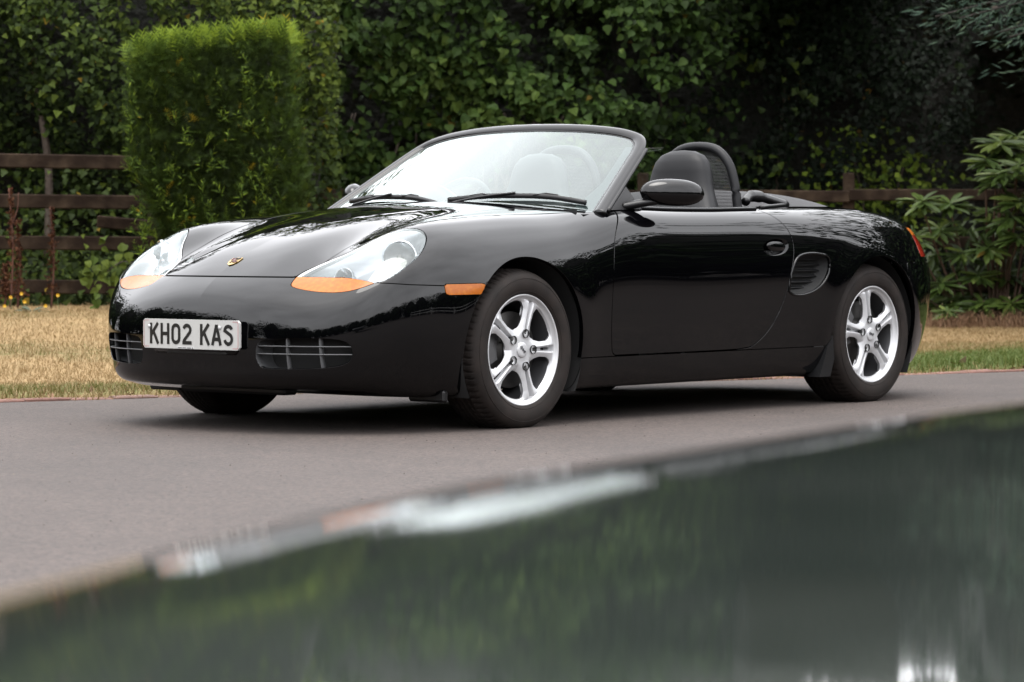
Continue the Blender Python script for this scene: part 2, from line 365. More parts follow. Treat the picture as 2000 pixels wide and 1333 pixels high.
def facade(n, u0, u1, v, z0, z1, depth, seed, bump=.35, f=2., gaps=.5):
    m_ = int(n*2.6); u = rng.uniform(u0, u1, m_); z = rng.uniform(z0, z1, m_)
    g = wob(u*3.1, z*3.1, seed+70, 1.)*.6+wob(u*8, z*8, seed+71, 1.)*.4; keep = rng.random(m_) < np.clip(.5+g/gaps*.8, .04, 1)
    keep &= rng.random(m_) < np.clip(1.15-(z-(4.3 if u0 < 2 else 5.2))/1.2-.35*wob(u*2.3, 0*u, seed+72, 1.)*(z > 3.8), 0, 1)
    ix = np.where(keep)[0]; ix = ix[rng.integers(len(ix), size=n)] if len(ix) < n else ix[:n]
    u, z = u[ix]+rng.normal(size=n)*.004, z[ix]; w = wob(u*f, z*f, seed, 1.)
    d = rng.exponential(depth, n); vv = v-bump*w+d; return u, vv, z, w, d
def face_leaves(n, u, vv, z, up=.85, droop=.8, rnd=.55):
    nrm = vdir(n, 0, -1, up)+rng.normal(size=(n, 3))*rnd; tip = vdir(n, 0, -.45, -droop)+rng.normal(size=(n, 3))*.5
    return S(u, vv, z), nrm, tip
def leafm(name, dark, midc, light, rough=.6, tr=.28, spec=.09): return attr_mat(name, [(0, dark), (.5, midc), (.965, light), (1, (light[0]*1.4+.02, light[1]*.85, light[2]*.7))], rough, tr, spec)
L_IVY = leafm('ivy_leaf', (.009, .0155, .004), (.026, .042, .007), (.075, .100, .014))
L_HEART = leafm('broad_leaf', (.009, .017, .004), (.027, .051, .0105), (.060, .090, .018), .55)
L_DARK = leafm('dark_leaf', (.0028, .006, .002), (.007, .0155, .0045), (.026, .040, .009), .6, .2, .12)
L_CON = leafm('conifer_spray', (.010, .017, .0035), (.042, .072, .010), (.16, .22, .022), .6, .25)
L_RHO = leafm('rhododendron_leaf', (.018, .031, .006), (.036, .060, .012), (.080, .105, .020), .42, .18, .2)
L_CED = leafm('cedar_spray', (0.0121, 0.0248, 0.0176), (0.0275, 0.0495, 0.0330), (0.0550, 0.0825, 0.0468), .6, .2)
L_TREE = leafm('tree_leaf', (0.0077, 0.0165, 0.0055), (0.0165, 0.0330, 0.0088), (0.0330, 0.0550, 0.0138), .5, .2)

# -- ivy-clad thicket on the left
t1 = tag(empty('ivy_thicket', S(-3.4, 23.4, .2)), 'tall ivy-clad thicket of small mid-green leaves behind the four-rail fence', 'thicket')
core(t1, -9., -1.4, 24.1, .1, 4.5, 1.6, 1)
stems(t1, [([S(-3.55, 23.3, .2), S(-3.5, 23.25, 1.2), S(-3.62, 23.2, 2.4), S(-3.5, 23.3, 4.4)], .035), ([S(-2.7, 23.4, .2), S(-2.75, 23.3, 1.4), S(-2.55, 23.3, 3.2)], .03), ([S(-4.2, 23.4, .2), S(-4.3, 23.3, 2.), S(-4.2, 23.4, 4.2)], .04)])
for (nn, z0, z1, u0, u1, sz, shp) in ((21000, .15, 3.1, -4.4, -1.3, .050, 'ivy'), (8000, 2.9, 6.0, -5.2, -1.2, .085, 'fold'), (6000, .15, 5.8, -9, -4.3, .10, 'fold')):
    u, vv, z, w, d = facade(nn, u0, u1, 23.1, z0, z1, .22, 21, .38, 1.6); P, nr, tp = face_leaves(nn, u, vv, z)
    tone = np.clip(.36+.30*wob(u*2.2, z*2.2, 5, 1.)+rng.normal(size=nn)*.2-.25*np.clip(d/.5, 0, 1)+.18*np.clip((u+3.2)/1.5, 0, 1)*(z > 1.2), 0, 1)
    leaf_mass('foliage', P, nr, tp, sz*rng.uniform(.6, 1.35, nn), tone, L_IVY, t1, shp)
nn = 220; u, vv, z, w, d = facade(nn, -4.0, -1.6, 22.95, .3, 2.75, .05, 21, .38, 1.6); P, nr, tp = face_leaves(nn, u, vv, z, .6, .8, .4)
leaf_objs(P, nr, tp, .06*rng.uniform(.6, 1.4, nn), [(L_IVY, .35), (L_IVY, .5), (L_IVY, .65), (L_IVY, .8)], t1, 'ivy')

# -- broad-leaved shrub in the middle
t2 = tag(empty('broad_leaf_shrub', S(-.7, 25.3, .1)), 'large shrub of heart-shaped matt green leaves on bare stems behind the windscreen', 'shrub')
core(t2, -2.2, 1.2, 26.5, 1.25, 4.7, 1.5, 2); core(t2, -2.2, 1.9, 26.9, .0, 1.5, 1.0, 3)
sp = []
for k in range(22):
    u0 = rng.uniform(-1.75, .9); sp.append(([S(u0, 25.2+.25*rng.random(), 0), S(u0+.08*rng.normal(), 25.15, .7), S(u0+.10*rng.normal(), 25.35, 1.25), S(u0+.14*rng.normal(), 25.8, 1.75)], rng.uniform(.008, .022)))
stems(t2, sp, mat('pale_stem', (.085, .06, .045), .9, noise=(20, (.05, .035, .025), .4, .7)))
for (nn, z0, z1, sz, dep) in ((13000, 1.0, 2.95, .076, .26), (2200, .35, 1.25, .075, .45), (3200, 2.9, 6.0, .13, .3)):
    u, vv, z, w, d = facade(nn, -2.1, 2.3, 25.0, z0, z1, dep, 31, .38, 1.9); kp = rng.random(nn) < np.clip((2.1-u+.3*wob(z*3, u, 3, 1.))/1.2, .0, 1); u, vv, z, w, d = u[kp], vv[kp]+.9*np.clip(u[kp]-1., 0, 2), z[kp], w[kp], d[kp]; nn = len(u); P, nr, tp = face_leaves(nn, u, vv, z, .85, .75, .6)
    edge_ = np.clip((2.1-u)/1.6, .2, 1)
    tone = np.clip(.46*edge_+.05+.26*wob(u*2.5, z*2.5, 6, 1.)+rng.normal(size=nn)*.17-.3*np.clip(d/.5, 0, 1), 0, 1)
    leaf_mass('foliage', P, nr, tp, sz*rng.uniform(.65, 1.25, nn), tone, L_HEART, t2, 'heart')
nn = 300; u, vv, z, w, d = facade(nn, -1.9, .9, 24.92, 1.3, 2.75, .04, 31, .32, 1.9); P, nr, tp = face_leaves(nn, u, vv, z, .85, .75, .5)
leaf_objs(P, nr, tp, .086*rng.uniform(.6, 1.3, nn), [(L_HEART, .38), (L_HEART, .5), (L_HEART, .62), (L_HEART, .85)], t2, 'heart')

# -- dark ivy hedge on the right of the middle
t3 = tag(empty('ivy_hedge', S(1.9, 26.6, 0)), 'dark ivy hedge of small leaves behind the roll hoops', 'hedge')
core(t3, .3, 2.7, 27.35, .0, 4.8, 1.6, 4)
stems(t3, [([S(2.35, 26.9, .1), S(2.3, 26.8, 1.0), S(2.4, 26.9, 2.2)], .015), ([S(1.3, 26.9, .1), S(1.35, 26.8, 1.3), S(1.2, 26.9, 2.6)], .015)])
for (nn, z0, z1, u0, u1, sz) in ((19000, .2, 3.1, .2, 3.9, .052), (6500, 3., 6., .2, 4.6, .09)):
    u, vv, z, w, d = facade(nn, u0, u1, 26.3, z0, z1, .22, 41, .42, 1.5, .5 if z0 < 1 else .22); P, nr, tp = face_leaves(nn, u, vv, z)
    tone = np.clip(.74-.27*(u-.4)+.30*wob(u*2, z*2, 7, 1.)+rng.normal(size=nn)*.2-.25*np.clip(d/.5, 0, 1), 0, 1)  # leaf tone falls to the right, standing in for the deepening shade
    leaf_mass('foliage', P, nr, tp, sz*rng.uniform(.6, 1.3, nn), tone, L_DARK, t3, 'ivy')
nn = 160; u, vv, z, w, d = facade(nn, .5, 2.6, 26.15, .9, 2.7, .05, 41, .42, 1.5); P, nr, tp = face_leaves(nn, u, vv, z, .6, .8, .4)
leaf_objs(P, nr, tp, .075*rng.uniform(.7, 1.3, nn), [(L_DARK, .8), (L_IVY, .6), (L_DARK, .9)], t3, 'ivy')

# -- shaded evergreen tree on the far right: a wide dark crown over a dark hollow
t4 = tag(empty('dark_evergreen_tree', S(7.4, 31.5, 0)), 'broad dark evergreen tree whose crown shades the hollow at the right', 'tree')
stems(t4, [([S(7.4, 31.5, 0), S(7.3, 31.4, 1.6), S(7.45, 31.3, 3.4), S(7.3, 31.4, 5.2)], .22)], BARK, 'trunk')
for k in range(7):
    a = rng.uniform(-1, 1); stems(t4, [([S(7.35, 31.4, 2.6+.3*k), S(7.35-1.5*math.cos(k), 31.4-1.2*abs(math.sin(k*1.7)), 3.0+.3*k), S(7.35-3.2*math.cos(k), 31.4-3.2*abs(math.sin(k*1.7)), 3.0+.2*k)], .06)], BARK, 'branch')
core(t4, 1.9, 4.6, 28.8, 2.75, 3.3, 4.5, 8, 'shade_core'); core(t4, 4.9, 6.3, 28.6, 2.75, 5.2, 5.5, 81, 'shade_core'); core(t4, 6.4, 8.2, 28.7, 2.75, 4.5, 5., 82, 'shade_core'); core(t4, 8., 10.8, 28.5, 2.75, 5.2, 5.5, 83, 'shade_core'); core(t4, 1.0, 11., 33.6, 0, 4.8, 1.2, 9, 'shade_core')
core(t4, 1.9, 3.2, 24.6, 3.05, 4.1, 4.5, 10, 'shade_core'); core(t4, 4.2, 9.8, 24.6, 3.05, 4.2, 4.5, 11, 'shade_core')  # out-of-view overhang added to keep skylight off the hedge and hollow
nn = 12000; u, vv, z, w, d = facade(nn, 2.2, 8., 28.3, 2.45, 6.6, .5, 51, .6, 1.2, .2); P, nr, tp = face_leaves(nn, u, vv, z); leaf_mass('foliage', P, nr, tp, .09*rng.uniform(.6, 1.3, nn), np.clip(.3+.2*w+rng.normal(size=nn)*.2, 0, 1), L_DARK, t4, 'fold')
core(t3, 2.5, 3.7, 27.35, 0, 3.3, 1.4, 45)
nn = 6000; u, vv, z, w, d = facade(nn, 1.6, 8., 33.2, .0, 3.2, .4, 52, .6, 1.2); P, nr, tp = face_leaves(nn, u, vv, z); leaf_mass('foliage', P, nr, tp, .09*rng.uniform(.6, 1.3, nn), np.clip(.3+.25*w+rng.normal(size=nn)*.2, 0, 1), L_DARK, t4, 'fold')

# -- low yellow-green scrub glimpsed over the right fence
t5 = tag(empty('lime_scrub', S(3.1, 26.6, 0)), 'low lime-green scrub glimpsed over the right fence', 'shrub')
nn = 900; u = rng.normal(3.15, .38, nn); z = np.clip(rng.normal(1.05, .28, nn), .1, 1.65); vv = 26.5+rng.normal(size=nn)*.2; P, nr, tp = face_leaves(nn, u, vv, z, .8, .3, .6)
leaf_mass('foliage', P, nr, tp, .07*rng.uniform(.5, 1.3, nn), np.clip(.6+rng.normal(size=nn)*.3, 0, 1), leafm('lime_leaf', (0.0250, 0.0425, 0.0060), (0.0500, 0.0800, 0.0100), (0.1100, 0.1500, 0.0200), .5, .35), t5, 'fold')
stems(t5, [([S(3.0, 26.5, 0), S(3.05, 26.5, .8), S(2.9, 26.5, 1.6)], .010), ([S(3.3, 26.5, 0), S(3.25, 26.5, .8), S(3.4, 26.5, 1.4)], .010)])

# -- clipped conifer block
t6 = tag(empty('clipped_conifer', S(-2.02, 20.9, .18)), 'square-clipped conifer with lime green shoots on top beside the car bonnet', 'hedge')
def con_half(z): return np.interp(z, [.2, .6, .9, 1.3, 2.1], [.40, .46, .50, .515, .505])
G_ = []
for z in np.linspace(.25, 1.92, 14):
    row = []
    for t in np.linspace(0, 2*math.pi, 40, endpoint=False):
        h = con_half(z)-.085; c, s_ = math.cos(t), math.sin(t); row.append(S(-2.02+h*np.sign(c)*abs(c)**.3*(np.interp(z, [.2, .77, 1.25], [.5, .66, 1.]) if c < 0 else 1), 20.95+h*np.sign(s_)*abs(s_)**.3, z))
    G_.append(row)
G_.append([S(-2.02, 20.95, 1.93)]*40); MB().grid(np.array(G_)-np.array(t6.location), True).build('shade_core', mat('conifer_inner', (.009, .008, .004), .95, bump=(14, 1., .1)), t6)
stems(t6, [([S(-2.02, 20.95, .1), S(-2.0, 20.95, .8), S(-2.02, 20.95, 1.6)], .06)], BARK, 'trunk')
nn = 19000; z = .25+1.76*rng.random(nn); fc = rng.random(nn); h = con_half(z)
a = rng.uniform(-1, 1, nn); side_k = np.where(fc < .55, 0, np.where(fc < .72, 1, np.where(fc < .86, 2, 3)))
du = np.choose(side_k, [a*h, -h, h, a*h]); dv = np.choose(side_k, [-h, a*h, a*h, h]); nu_ = np.choose(side_k, [0*a, -1+0*a, 1+0*a, 0*a]); nv_ = np.choose(side_k, [-1+0*a, 0*a, 0*a, 1+0*a])
lo_ = wob(a*2.2+side_k*3, z*2.6, 9, 1.2); ins = rng.exponential(.03, nn)-.015-.035*lo_; du = du-nu_*ins; dv = dv-nv_*ins
lef = np.interp(z, [.2, .77, 1.25], [.5, .66, 1.]); du = np.where(du < 0, du*lef, du*np.interp(z, [.5, .8, 1.2, 1.6], [1.0, 1.16, 1.14, 1.0])); z = z+.06*du/.5*np.clip(z-1.2, 0, 1)
P = S(-2.02+du, 20.95+dv, z); outd = nu_[:, None]*vdir(1, 1, 0, 0)+nv_[:, None]*vdir(1, 0, 1, 0)
tip = outd*.5+np.array([0, 0, .8])+rng.normal(size=(nn, 3))*.5; nr = outd+rng.normal(size=(nn, 3))*.6
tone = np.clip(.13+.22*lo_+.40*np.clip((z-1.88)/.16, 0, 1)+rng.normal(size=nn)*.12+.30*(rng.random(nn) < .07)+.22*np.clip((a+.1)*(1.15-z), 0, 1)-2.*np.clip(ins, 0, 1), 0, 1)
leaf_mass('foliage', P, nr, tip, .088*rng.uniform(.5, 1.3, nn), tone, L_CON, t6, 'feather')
nn = 2400; a = rng.uniform(-1, 1, nn); b = rng.uniform(-1, 1, nn); P = S(-2.02+a*.50, 20.95+b*.50, 1.95+.045*a+.05*np.clip(wob(a*4, b*4, 2, 1.5)+.3*a, -.5, 1)); tip = np.tile([0, 0, 1.], (nn, 1))+rng.normal(size=(nn, 3))*.33
leaf_mass('top_shoots', P, vdir(nn, 0, -1, 0)+rng.normal(size=(nn, 3))*.6, tip, .13*rng.uniform(.45, 1.4, nn), np.clip(.7+rng.normal(size=nn)*.2, 0, 1), L_CON, t6, 'feather')
nn = 190; a = rng.uniform(-1, 1, nn); a = np.where(rng.random(nn) < .35, .5+.5*np.abs(a), a); P = S(-2.02+a*.50, 20.95+rng.uniform(-1, .6, nn)*.5, 1.95+.045*a); tip = np.tile([0, 0, 1.], (nn, 1))+rng.normal(size=(nn, 3))*.28
leaf_mass('leading_shoots', P, vdir(nn, 0, -1, 0)+rng.normal(size=(nn, 3))*.4, tip, rng.uniform(.12, .22, nn), np.clip(.85+rng.normal(size=nn)*.1, 0, 1), L_CON, t6, 'feather')
# longer loose shoots made of side sprays
P_, N_, T_2, S_2 = [], [], [], []
for k in range(230):
    z0 = rng.uniform(.35, 1.88); h0 = con_half(z0); a0 = rng.uniform(-1, 1); sd_ = rng.choice([0, 0, 0, 1, 2]); bu, bv = [(a0*h0, -h0), (h0, a0*h0), (-h0, a0*h0)][sd_]; ou, ov = [(0, -1), (1, 0), (-1, 0)][sd_]
    dr = np.array([ou*.6+rng.normal()*.35, ov*.6+rng.normal()*.3, .8]); dr /= np.linalg.norm(dr); ln = rng.uniform(.07, .17)
    for t in np.linspace(0, 1, 7):
        q = S(-2.02+bu+dr[0]*ln*t, 20.95+bv+dr[1]*ln*t, z0+dr[2]*ln*t)
        for _ in range(2): P_.append(q); N_.append(vdir(1, 0, -1, .3)[0]+rng.normal(size=3)*.6); T_2.append(vdir(1, dr[0], dr[1], dr[2])[0]+rng.normal(size=3)*.55); S_2.append(.05*(1.25-t)+.012)
leaf_mass('loose_shoots', np.array(P_), np.array(N_), np.array(T_2), np.array(S_2), np.clip(.5+rng.normal(size=len(P_))*.2, 0, 1), L_CON, t6, 'spray')

# -- rhododendron on the right
t7 = tag(empty('rhododendron', S(3.75, 24.2, 0)), 'rhododendron with whorls of long leathery leaves beside the rear wheel', 'shrub')
wh = []
for (px_, py_, r_) in ((1965, 300, 1.1), (1945, 360, .9), (1930, 420, .8), (1800, 400, 1.), (1855, 405, 1.), (1835, 455, .9), (1880, 500, .9), (1785, 470, .8), (1930, 490, 1.), (1965, 540, 1.), (1910, 545, .9), (1840, 560, .9), (1870, 590, 1.), (1825, 600, .8), (1920, 600, 1.), (1975, 600, 1.), (1990, 470, .9), (1990, 330, .9), (1945, 640, .6), (1850, 630, .6), (2030, 400, 1.), (2050, 520, 1.), (2060, 600, 1.), (1780, 560, .7), (1952, 285, 1.1), (1985, 275, 1.1), (1925, 318, 1.), (1962, 345, 1.1), (1992, 400, 1.1), (1950, 445, 1.), (1975, 430, 1.), (2025, 300, 1.1)):
    v0 = 24.0+rng.normal()*.25; wh.append(((px_-1000)/6000*v0, v0, .743+(457-py_)/6000*v0, r_))
stem_sp = []; P_, N_, T_2, S_2 = [], [], [], []
for (u0, v0, z0, r_) in wh:
    z0 = max(z0, .12); bu = 3.85+.35*(u0-3.85); stem_sp.append(([S(bu, 24.35, 0), S(bu*.5+u0*.5, 24.3, z0*.5), S(u0, v0+.04, z0)], .012))
    for ring_k, (nl, el0) in enumerate(((8, -.15), (9, -.75), (5, .6))):
        for k in range(nl):
            a = 2*math.pi*k/nl+rng.normal()*.25+ring_k; e = el0+rng.normal()*.18
            tp = np.array([math.cos(a)*math.cos(e), math.sin(a)*math.cos(e), math.sin(e)]); P_.append(S(u0, v0, z0+.015*ring_k)); T_2.append(vdir(1, tp[0], tp[1], tp[2])[0]); N_.append(vdir(1, -tp[0]*.3*math.sin(e), -.35, 1.)[0]+rng.normal(size=3)*.15); S_2.append(.205*r_*rng.uniform(.75, 1.2))
stems(t7, stem_sp, mat('rhodo_stem', (.06, .035, .022), .85), 'stem')
idx = rng.permutation(len(P_)); P_, N_, T_2, S_2 = (np.array(q) for q in (P_, N_, T_2, S_2)); vis = np.argsort(-P_[:, 2]+rng.normal(size=len(P_))*.15); a_, b_ = vis[:300], vis[300:]
leaf_objs(P_[a_], N_[a_], T_2[a_], S_2[a_], [(L_RHO, .45), (L_RHO, .6), (L_RHO, .85), (L_RHO, .3)], t7, 'long')
leaf_mass('foliage', P_[b_], N_[b_], T_2[b_], S_2[b_], np.clip(.45+rng.normal(size=len(b_))*.2, 0, 1), L_RHO, t7, 'long')
nn = 700; u = rng.uniform(3.2, 4.6, nn); z = rng.uniform(.05, .85, nn); P, nr, tp = face_leaves(nn, u, 24.7+rng.normal(size=nn)*.2, z, .6, .8, .5)
leaf_mass('inner_foliage', P, nr, tp, .14*rng.uniform(.6, 1.2, nn), np.clip(.2+rng.normal(size=nn)*.15, 0, 1), L_RHO, t7, 'long')

# -- laurel hedge added past the rhododendron to darken the rear bumper's reflections
t9 = tag(empty('added_laurel_hedge', S(8., 24.6, 0)), 'glossy laurel hedge carrying on beyond the right end of the picture', 'hedge')
core(t9, 4.75, 14., 25.0, 0, 2.9, 1.4, 14)
nn = 4200; u, vv, z, w, d = facade(nn, 4.7, 14., 24.6, .0, 3.2, .2, 61, .3, 1.5); P, nr, tp = face_leaves(nn, u, vv, z); leaf_mass('foliage', P, nr, tp, .14*rng.uniform(.6, 1.3, nn), np.clip(.4+.2*w+rng.normal(size=nn)*.2, 0, 1), L_HEART, t9, 'long')
# -- cedar hanging in from the upper right
t8 = tag(empty('cedar_tree', S(6.2, 23.5, 0)), 'blue-green cedar whose drooping sprays hang in at the upper right', 'tree')
stems(t8, [([S(6.2, 23.5, 0), S(6.15, 23.5, 2.), S(6.25, 23.4, 4.), S(6.2, 23.5, 6.2)], .16)], BARK, 'trunk')
P_, N_, T_2, S_2 = [], [], [], []
for k in range(46):
    z0 = rng.uniform(2.15, 5.6); ln = rng.uniform(1.5, 3.0) if k > 9 else rng.uniform(2.2, 3.1); a = rng.uniform(2.2, 4.2) if k > 9 else math.pi+rng.uniform(-.25, .35)
    if k <= 9: z0 = rng.uniform(2.5, 3.2)
    b0 = np.array([6.2, 23.5, z0]); dr = np.array([math.cos(a), math.sin(a), -.05]); pts = [b0+dr*ln*t+np.array([0, 0, .12*math.sin(t*2)-.30*t*t]) for t in np.linspace(0, 1, 9)]
    stems(t8, [([S(*q) for q in pts[::2]], .011)], mat('cedar_bark', (.018, .014, .011), .9), 'branch')
    for t in np.linspace(.2, 1, 46):
        q = b0+dr*ln*t+np.array([0, 0, .12*math.sin(t*2)-.30*t*t])
        for _ in range(11):
            off = rng.normal(size=3)*np.array([.14, .14, .06])-np.array([0, 0, .03]); P_.append(S(*(q+off))); T_2.append(vdir(1, dr[0]*.6+off[0]*4, dr[1]*.6+off[1]*4, -.55)[0]+rng.normal(size=3)*.25); N_.append(vdir(1, 0, -.3, 1)[0]+rng.normal(size=3)*.5); S_2.append(rng.uniform(.05, .12))
leaf_mass('foliage', np.array(P_), np.array(N_), np.array(T_2), np.array(S_2), np.clip(.5+rng.normal(size=len(P_))*.22, 0, 1), L_CED, t8, 'spray')

# -- fences
WOOD = mat('weathered_wood', (.012, .0068, .0040), .92, spec=.15, noise=(7, (.044, .030, .019), .42, .78, 9), bump=(35, .6, .006))
def rail_me(name, L_, h, t): b = MB().box((0, 0, 0), (L_, t, h), bev=.008); return me_data(name, b.V, b.F, WOOD, smooth=False)
def post(parent, u, v, z0, z1, w=.09):
    b = MB().box((0, 0, 0), (w, w, z1-z0), bev=.008); o = mk('post', b.V, b.F, WOOD, parent, smooth=False); o.location = S(u, v, (z0+z1)/2)-np.array(parent.location); o.rotation_euler = (0, 0, -YAW)
def rail(parent, a, b, h=.10, t=.035):
    a, b = np.array(a), np.array(b); d = b-a; o = link(bpy.data.objects.new('rail', rail_me('rail', float(np.linalg.norm(d)), h, t)), parent)
    o.location = (a+b)/2-np.array(parent.location); o.rotation_euler = (rng.normal()*.03, -math.atan2(d[2], math.hypot(d[0], d[1])), math.atan2(d[1], d[0]))
f1 = tag(empty('rail_fence', S(-3.4, 21.75, .2)), 'weathered four-rail timber fence left of the clipped conifer', 'fence')
for zc_, dz in ((1.272, -.035), (.977, -.02), (.672, -.005), (.372, -.02)):
    rail(f1, S(-5.6, 21.7, zc_+.02), S(-2.35, 21.85, zc_+dz+.005), .10)
rail(f1, S(-2.92, 21.62, .83), S(-2.3, 21.7, .775), .085)
for u in (-5.3, -2.5): post(f1, u, 21.9, .1, 1.42)
f2 = tag(empty('post_and_rail_fence', S(1.9, 24.6, 0)), 'dark post-and-rail fence running behind the car to the right', 'fence')
for k in range(5):
    ua = -2.25+1.65*k; post(f2, ua+.0, 24.66, 0, 1.23 if k else 1.19)
for zc_ in (1.075, .70, .33): 
    for k in range(4): rail(f2, S(-2.25+1.65*k, 24.58, zc_-.012+rng.normal()*.008), S(-2.25+1.65*(k+1), 24.58, zc_-.022+rng.normal()*.008), .092)

# -- weeds along the left fence
DOCK = leafm('dock_seed', (.028, .011, .006), (.058, .023, .012), (.10, .05, .026), .85, .1)
dk = []
for k, (px_, top_, r_) in enumerate(((20, 368, .028), (34, 430, .022), (100, 405, .022), (8, 520, .03))):
    v0 = 21.1+.1*k; u0 = (px_-1000)/6000*v0; z1 = .743+(457-top_)/6000*v0; z0 = float(lawn_z(np.array(u0), np.array(v0)))
    lab = ['tallest rust-brown dock stalk at the left fence', 'shorter rust-brown dock stalk close beside the tallest one', 'lone rust-brown dock stalk nearest the car bumper', 'lowest rust-brown dock stalk at the left edge'][k]
    d_ = tag(empty('dock_stalk', S(u0, v0, z0)), lab, 'weed', 'dock stalks by the left fence')
    stems(d_, [([S(u0, v0, z0), S(u0+.02, v0, (z0+z1)/2), S(u0-.005, v0, z1)], .008)], mat('dock_stem', (.07, .026, .016), .9))
    n_ = 330; t = np.clip((np.floor(rng.random(n_)*11)+rng.random(n_)**.6*.75)/11, 0, 1); P = S(u0+.01+rng.normal(size=n_)*r_*(1.15-t), v0+rng.normal(size=n_)*r_*(1.15-t), z0+.06+(z1-z0-.05)*t)
    leaf_mass('seed_cluster', P, rng.normal(size=(n_, 3)), rng.normal(size=(n_, 3))+[0, 0, .8], rng.uniform(.012, .032, n_), np.clip(.4+rng.normal(size=n_)*.25, 0, 1), DOCK, d_, 'fold')
    if k == 0:
        stems(d_, [([S(u0, v0, z0+.55), S(u0+.05, v0, z0+.68), S(u0+.06, v0, z0+.8)], .005)], MATS['dock_stem'])
YEL = mat('yellow_petal', (.55, .32, .01), .5)
for k, (px_, py_) in enumerate(((21, 581), (42, 574), (48, 590), (89, 598), (113, 577), (9, 598))):
    v0 = 20.9; u0 = (px_-1000)/6000*v0; z1 = .743+(457-py_)/6000*v0; zb0 = float(lawn_z(np.array(u0), np.array(v0)))
    pos = ['leftmost but one', 'upper middle', 'lower middle', 'low single', 'rightmost', 'leftmost'][k]
    fl = tag(empty('yellow_flower', S(u0, v0, zb0)), pos+' small yellow flower among the weeds at the left fence', 'flower', 'yellow flowers at the left fence')
    stems(fl, [([S(u0+.01, v0, zb0-.01), S(u0, v0, (z1+zb0)/2), S(u0, v0, z1)], .002)], mat('flower_stem', (.06, .10, .03), .7))
    hd = MB()
    for a in np.linspace(0, 2*math.pi, 9, endpoint=False):
        c, s_ = math.cos(a), math.sin(a); q = np.array([(0, 0, 0), (.009*c-.003*s_, -.004, .009*s_+.003*c), (.014*c, -.006, .014*s_), (.009*c+.003*s_, -.004, .009*s_-.003*c)])
        hd.add([S(u0+x, v0+y, z1+z)-np.array(fl.location) for x, y, z in q], [(0, 1, 2, 3)])
    hd.build('petals', YEL, fl, smooth=False)
th_ = tag(empty('thistle_rosette', S(-3.22, 20.55, float(lawn_z(np.array(-3.22), np.array(20.55))))), 'grey-green thistle rosette in the dry grass near the dock stalks', 'weed')
nn = 40; a = rng.uniform(0, 6.28, nn); e = rng.uniform(.15, .9, nn); tp = np.stack([np.cos(a)*np.cos(e), np.sin(a)*np.cos(e), np.sin(e)], 1)
leaf_objs(np.tile(np.array(th_.location), (nn, 1)), np.tile([0, 0, 1.], (nn, 1))+rng.normal(size=(nn, 3))*.2, tp, rng.uniform(.07, .15, nn), [(leafm('thistle_leaf', (0.0500, 0.0600, 0.0400), (0.0850, 0.1000, 0.0700), (0.1250, 0.1400, 0.1000)), .5)], th_, 'long')
bb_ = tag(empty('bramble', S(-2.75, 21.3, .2)), 'bramble with broad bright leaves between the lower fence rails', 'shrub')
stems(bb_, [([S(-2.9, 21.5, .2), S(-2.85, 21.35, .42), S(-2.7, 21.3, .55), S(-2.55, 21.35, .5)], .005), ([S(-2.6, 21.5, .2), S(-2.62, 21.3, .35), S(-2.75, 21.25, .3)], .005)])
nn = 70; P = S(rng.uniform(-3.0, -2.45, nn), 21.3+rng.normal(size=nn)*.06, np.clip(rng.normal(.45, .12, nn), .24, .72)); leaf_objs(P, vdir(nn, 0, -1, .8)+rng.normal(size=(nn, 3))*.4, vdir(nn, 0, -.4, -.6)+rng.normal(size=(nn, 3))*.5, rng.uniform(.05, .095, nn), [(L_IVY, .8), (L_IVY, .93), (L_HEART, .9)], bb_, 'heart')
# loose undergrowth at the foot of the fences
ug = tag(empty('undergrowth', S(-3.2, 22.3, .2)), 'tangled low undergrowth at the foot of the left fence', 'undergrowth')
nn = 4200; u = rng.uniform(-4.6, -1.4, nn); z = .2+rng.exponential(.2, nn); P, nr, tp = face_leaves(nn, u, 22.15+rng.normal(size=nn)*.18, np.minimum(z, 1.2)); leaf_mass('foliage', P, nr, tp, .055*rng.uniform(.5, 1.3, nn), np.clip(.35+rng.normal(size=nn)*.22, 0, 1), L_IVY, ug, 'ivy')
ug['kind'] = 'stuff'
# dry tufts along the right-hand fence foot and fallen leaves on the grass
nn = 2600; u_ = rng.uniform(2.9, 5.4, nn); v_2 = 23.7+rng.normal(size=nn)*.16; blades(nn, u_, v_2, rng.uniform(.05, .16, nn), np.clip(.1+rng.normal(size=nn)*.12, 0, 1), attr_mat('straw', [(0, (.12, .065, .035)), (1, (.18, .125, .065))], .8), 'dry_grass', 'tall dry brown grass at the foot of the rhododendron', 'grass')
FLM = [mat('fallen_leaf_a', (.15, .08, .04), .8), mat('fallen_leaf_b', (.22, .16, .1), .8), mat('fallen_leaf_c', (.10, .045, .02), .8)]
lm3 = [me_data('fallen_leaf', LEAFS['ivy'][0], LEAFS['ivy'][1], m, smooth=False) for m in FLM]
for k in range(34):
    u0 = rng.uniform(-2.6, 3.0); o = link(bpy.data.objects.new('fallen_leaf', lm3[k % 3])); v0 = border_v(u0)+.05+abs(rng.normal())*.22; o.location = S(u0, v0, float(lawn_z(np.array(u0), np.array(v0)))+.02 if v0 > border_v(u0)+.12 else .016)
    o.rotation_euler = (rng.normal()*.4, rng.normal()*.4, rng.uniform(0, 6)); s_ = rng.uniform(.03, .055); o.scale = (s_,)*3
    tag(o, 'dry brown leaf fallen along the edge of the drive', 'leaf', 'dry leaves along the drive edge')

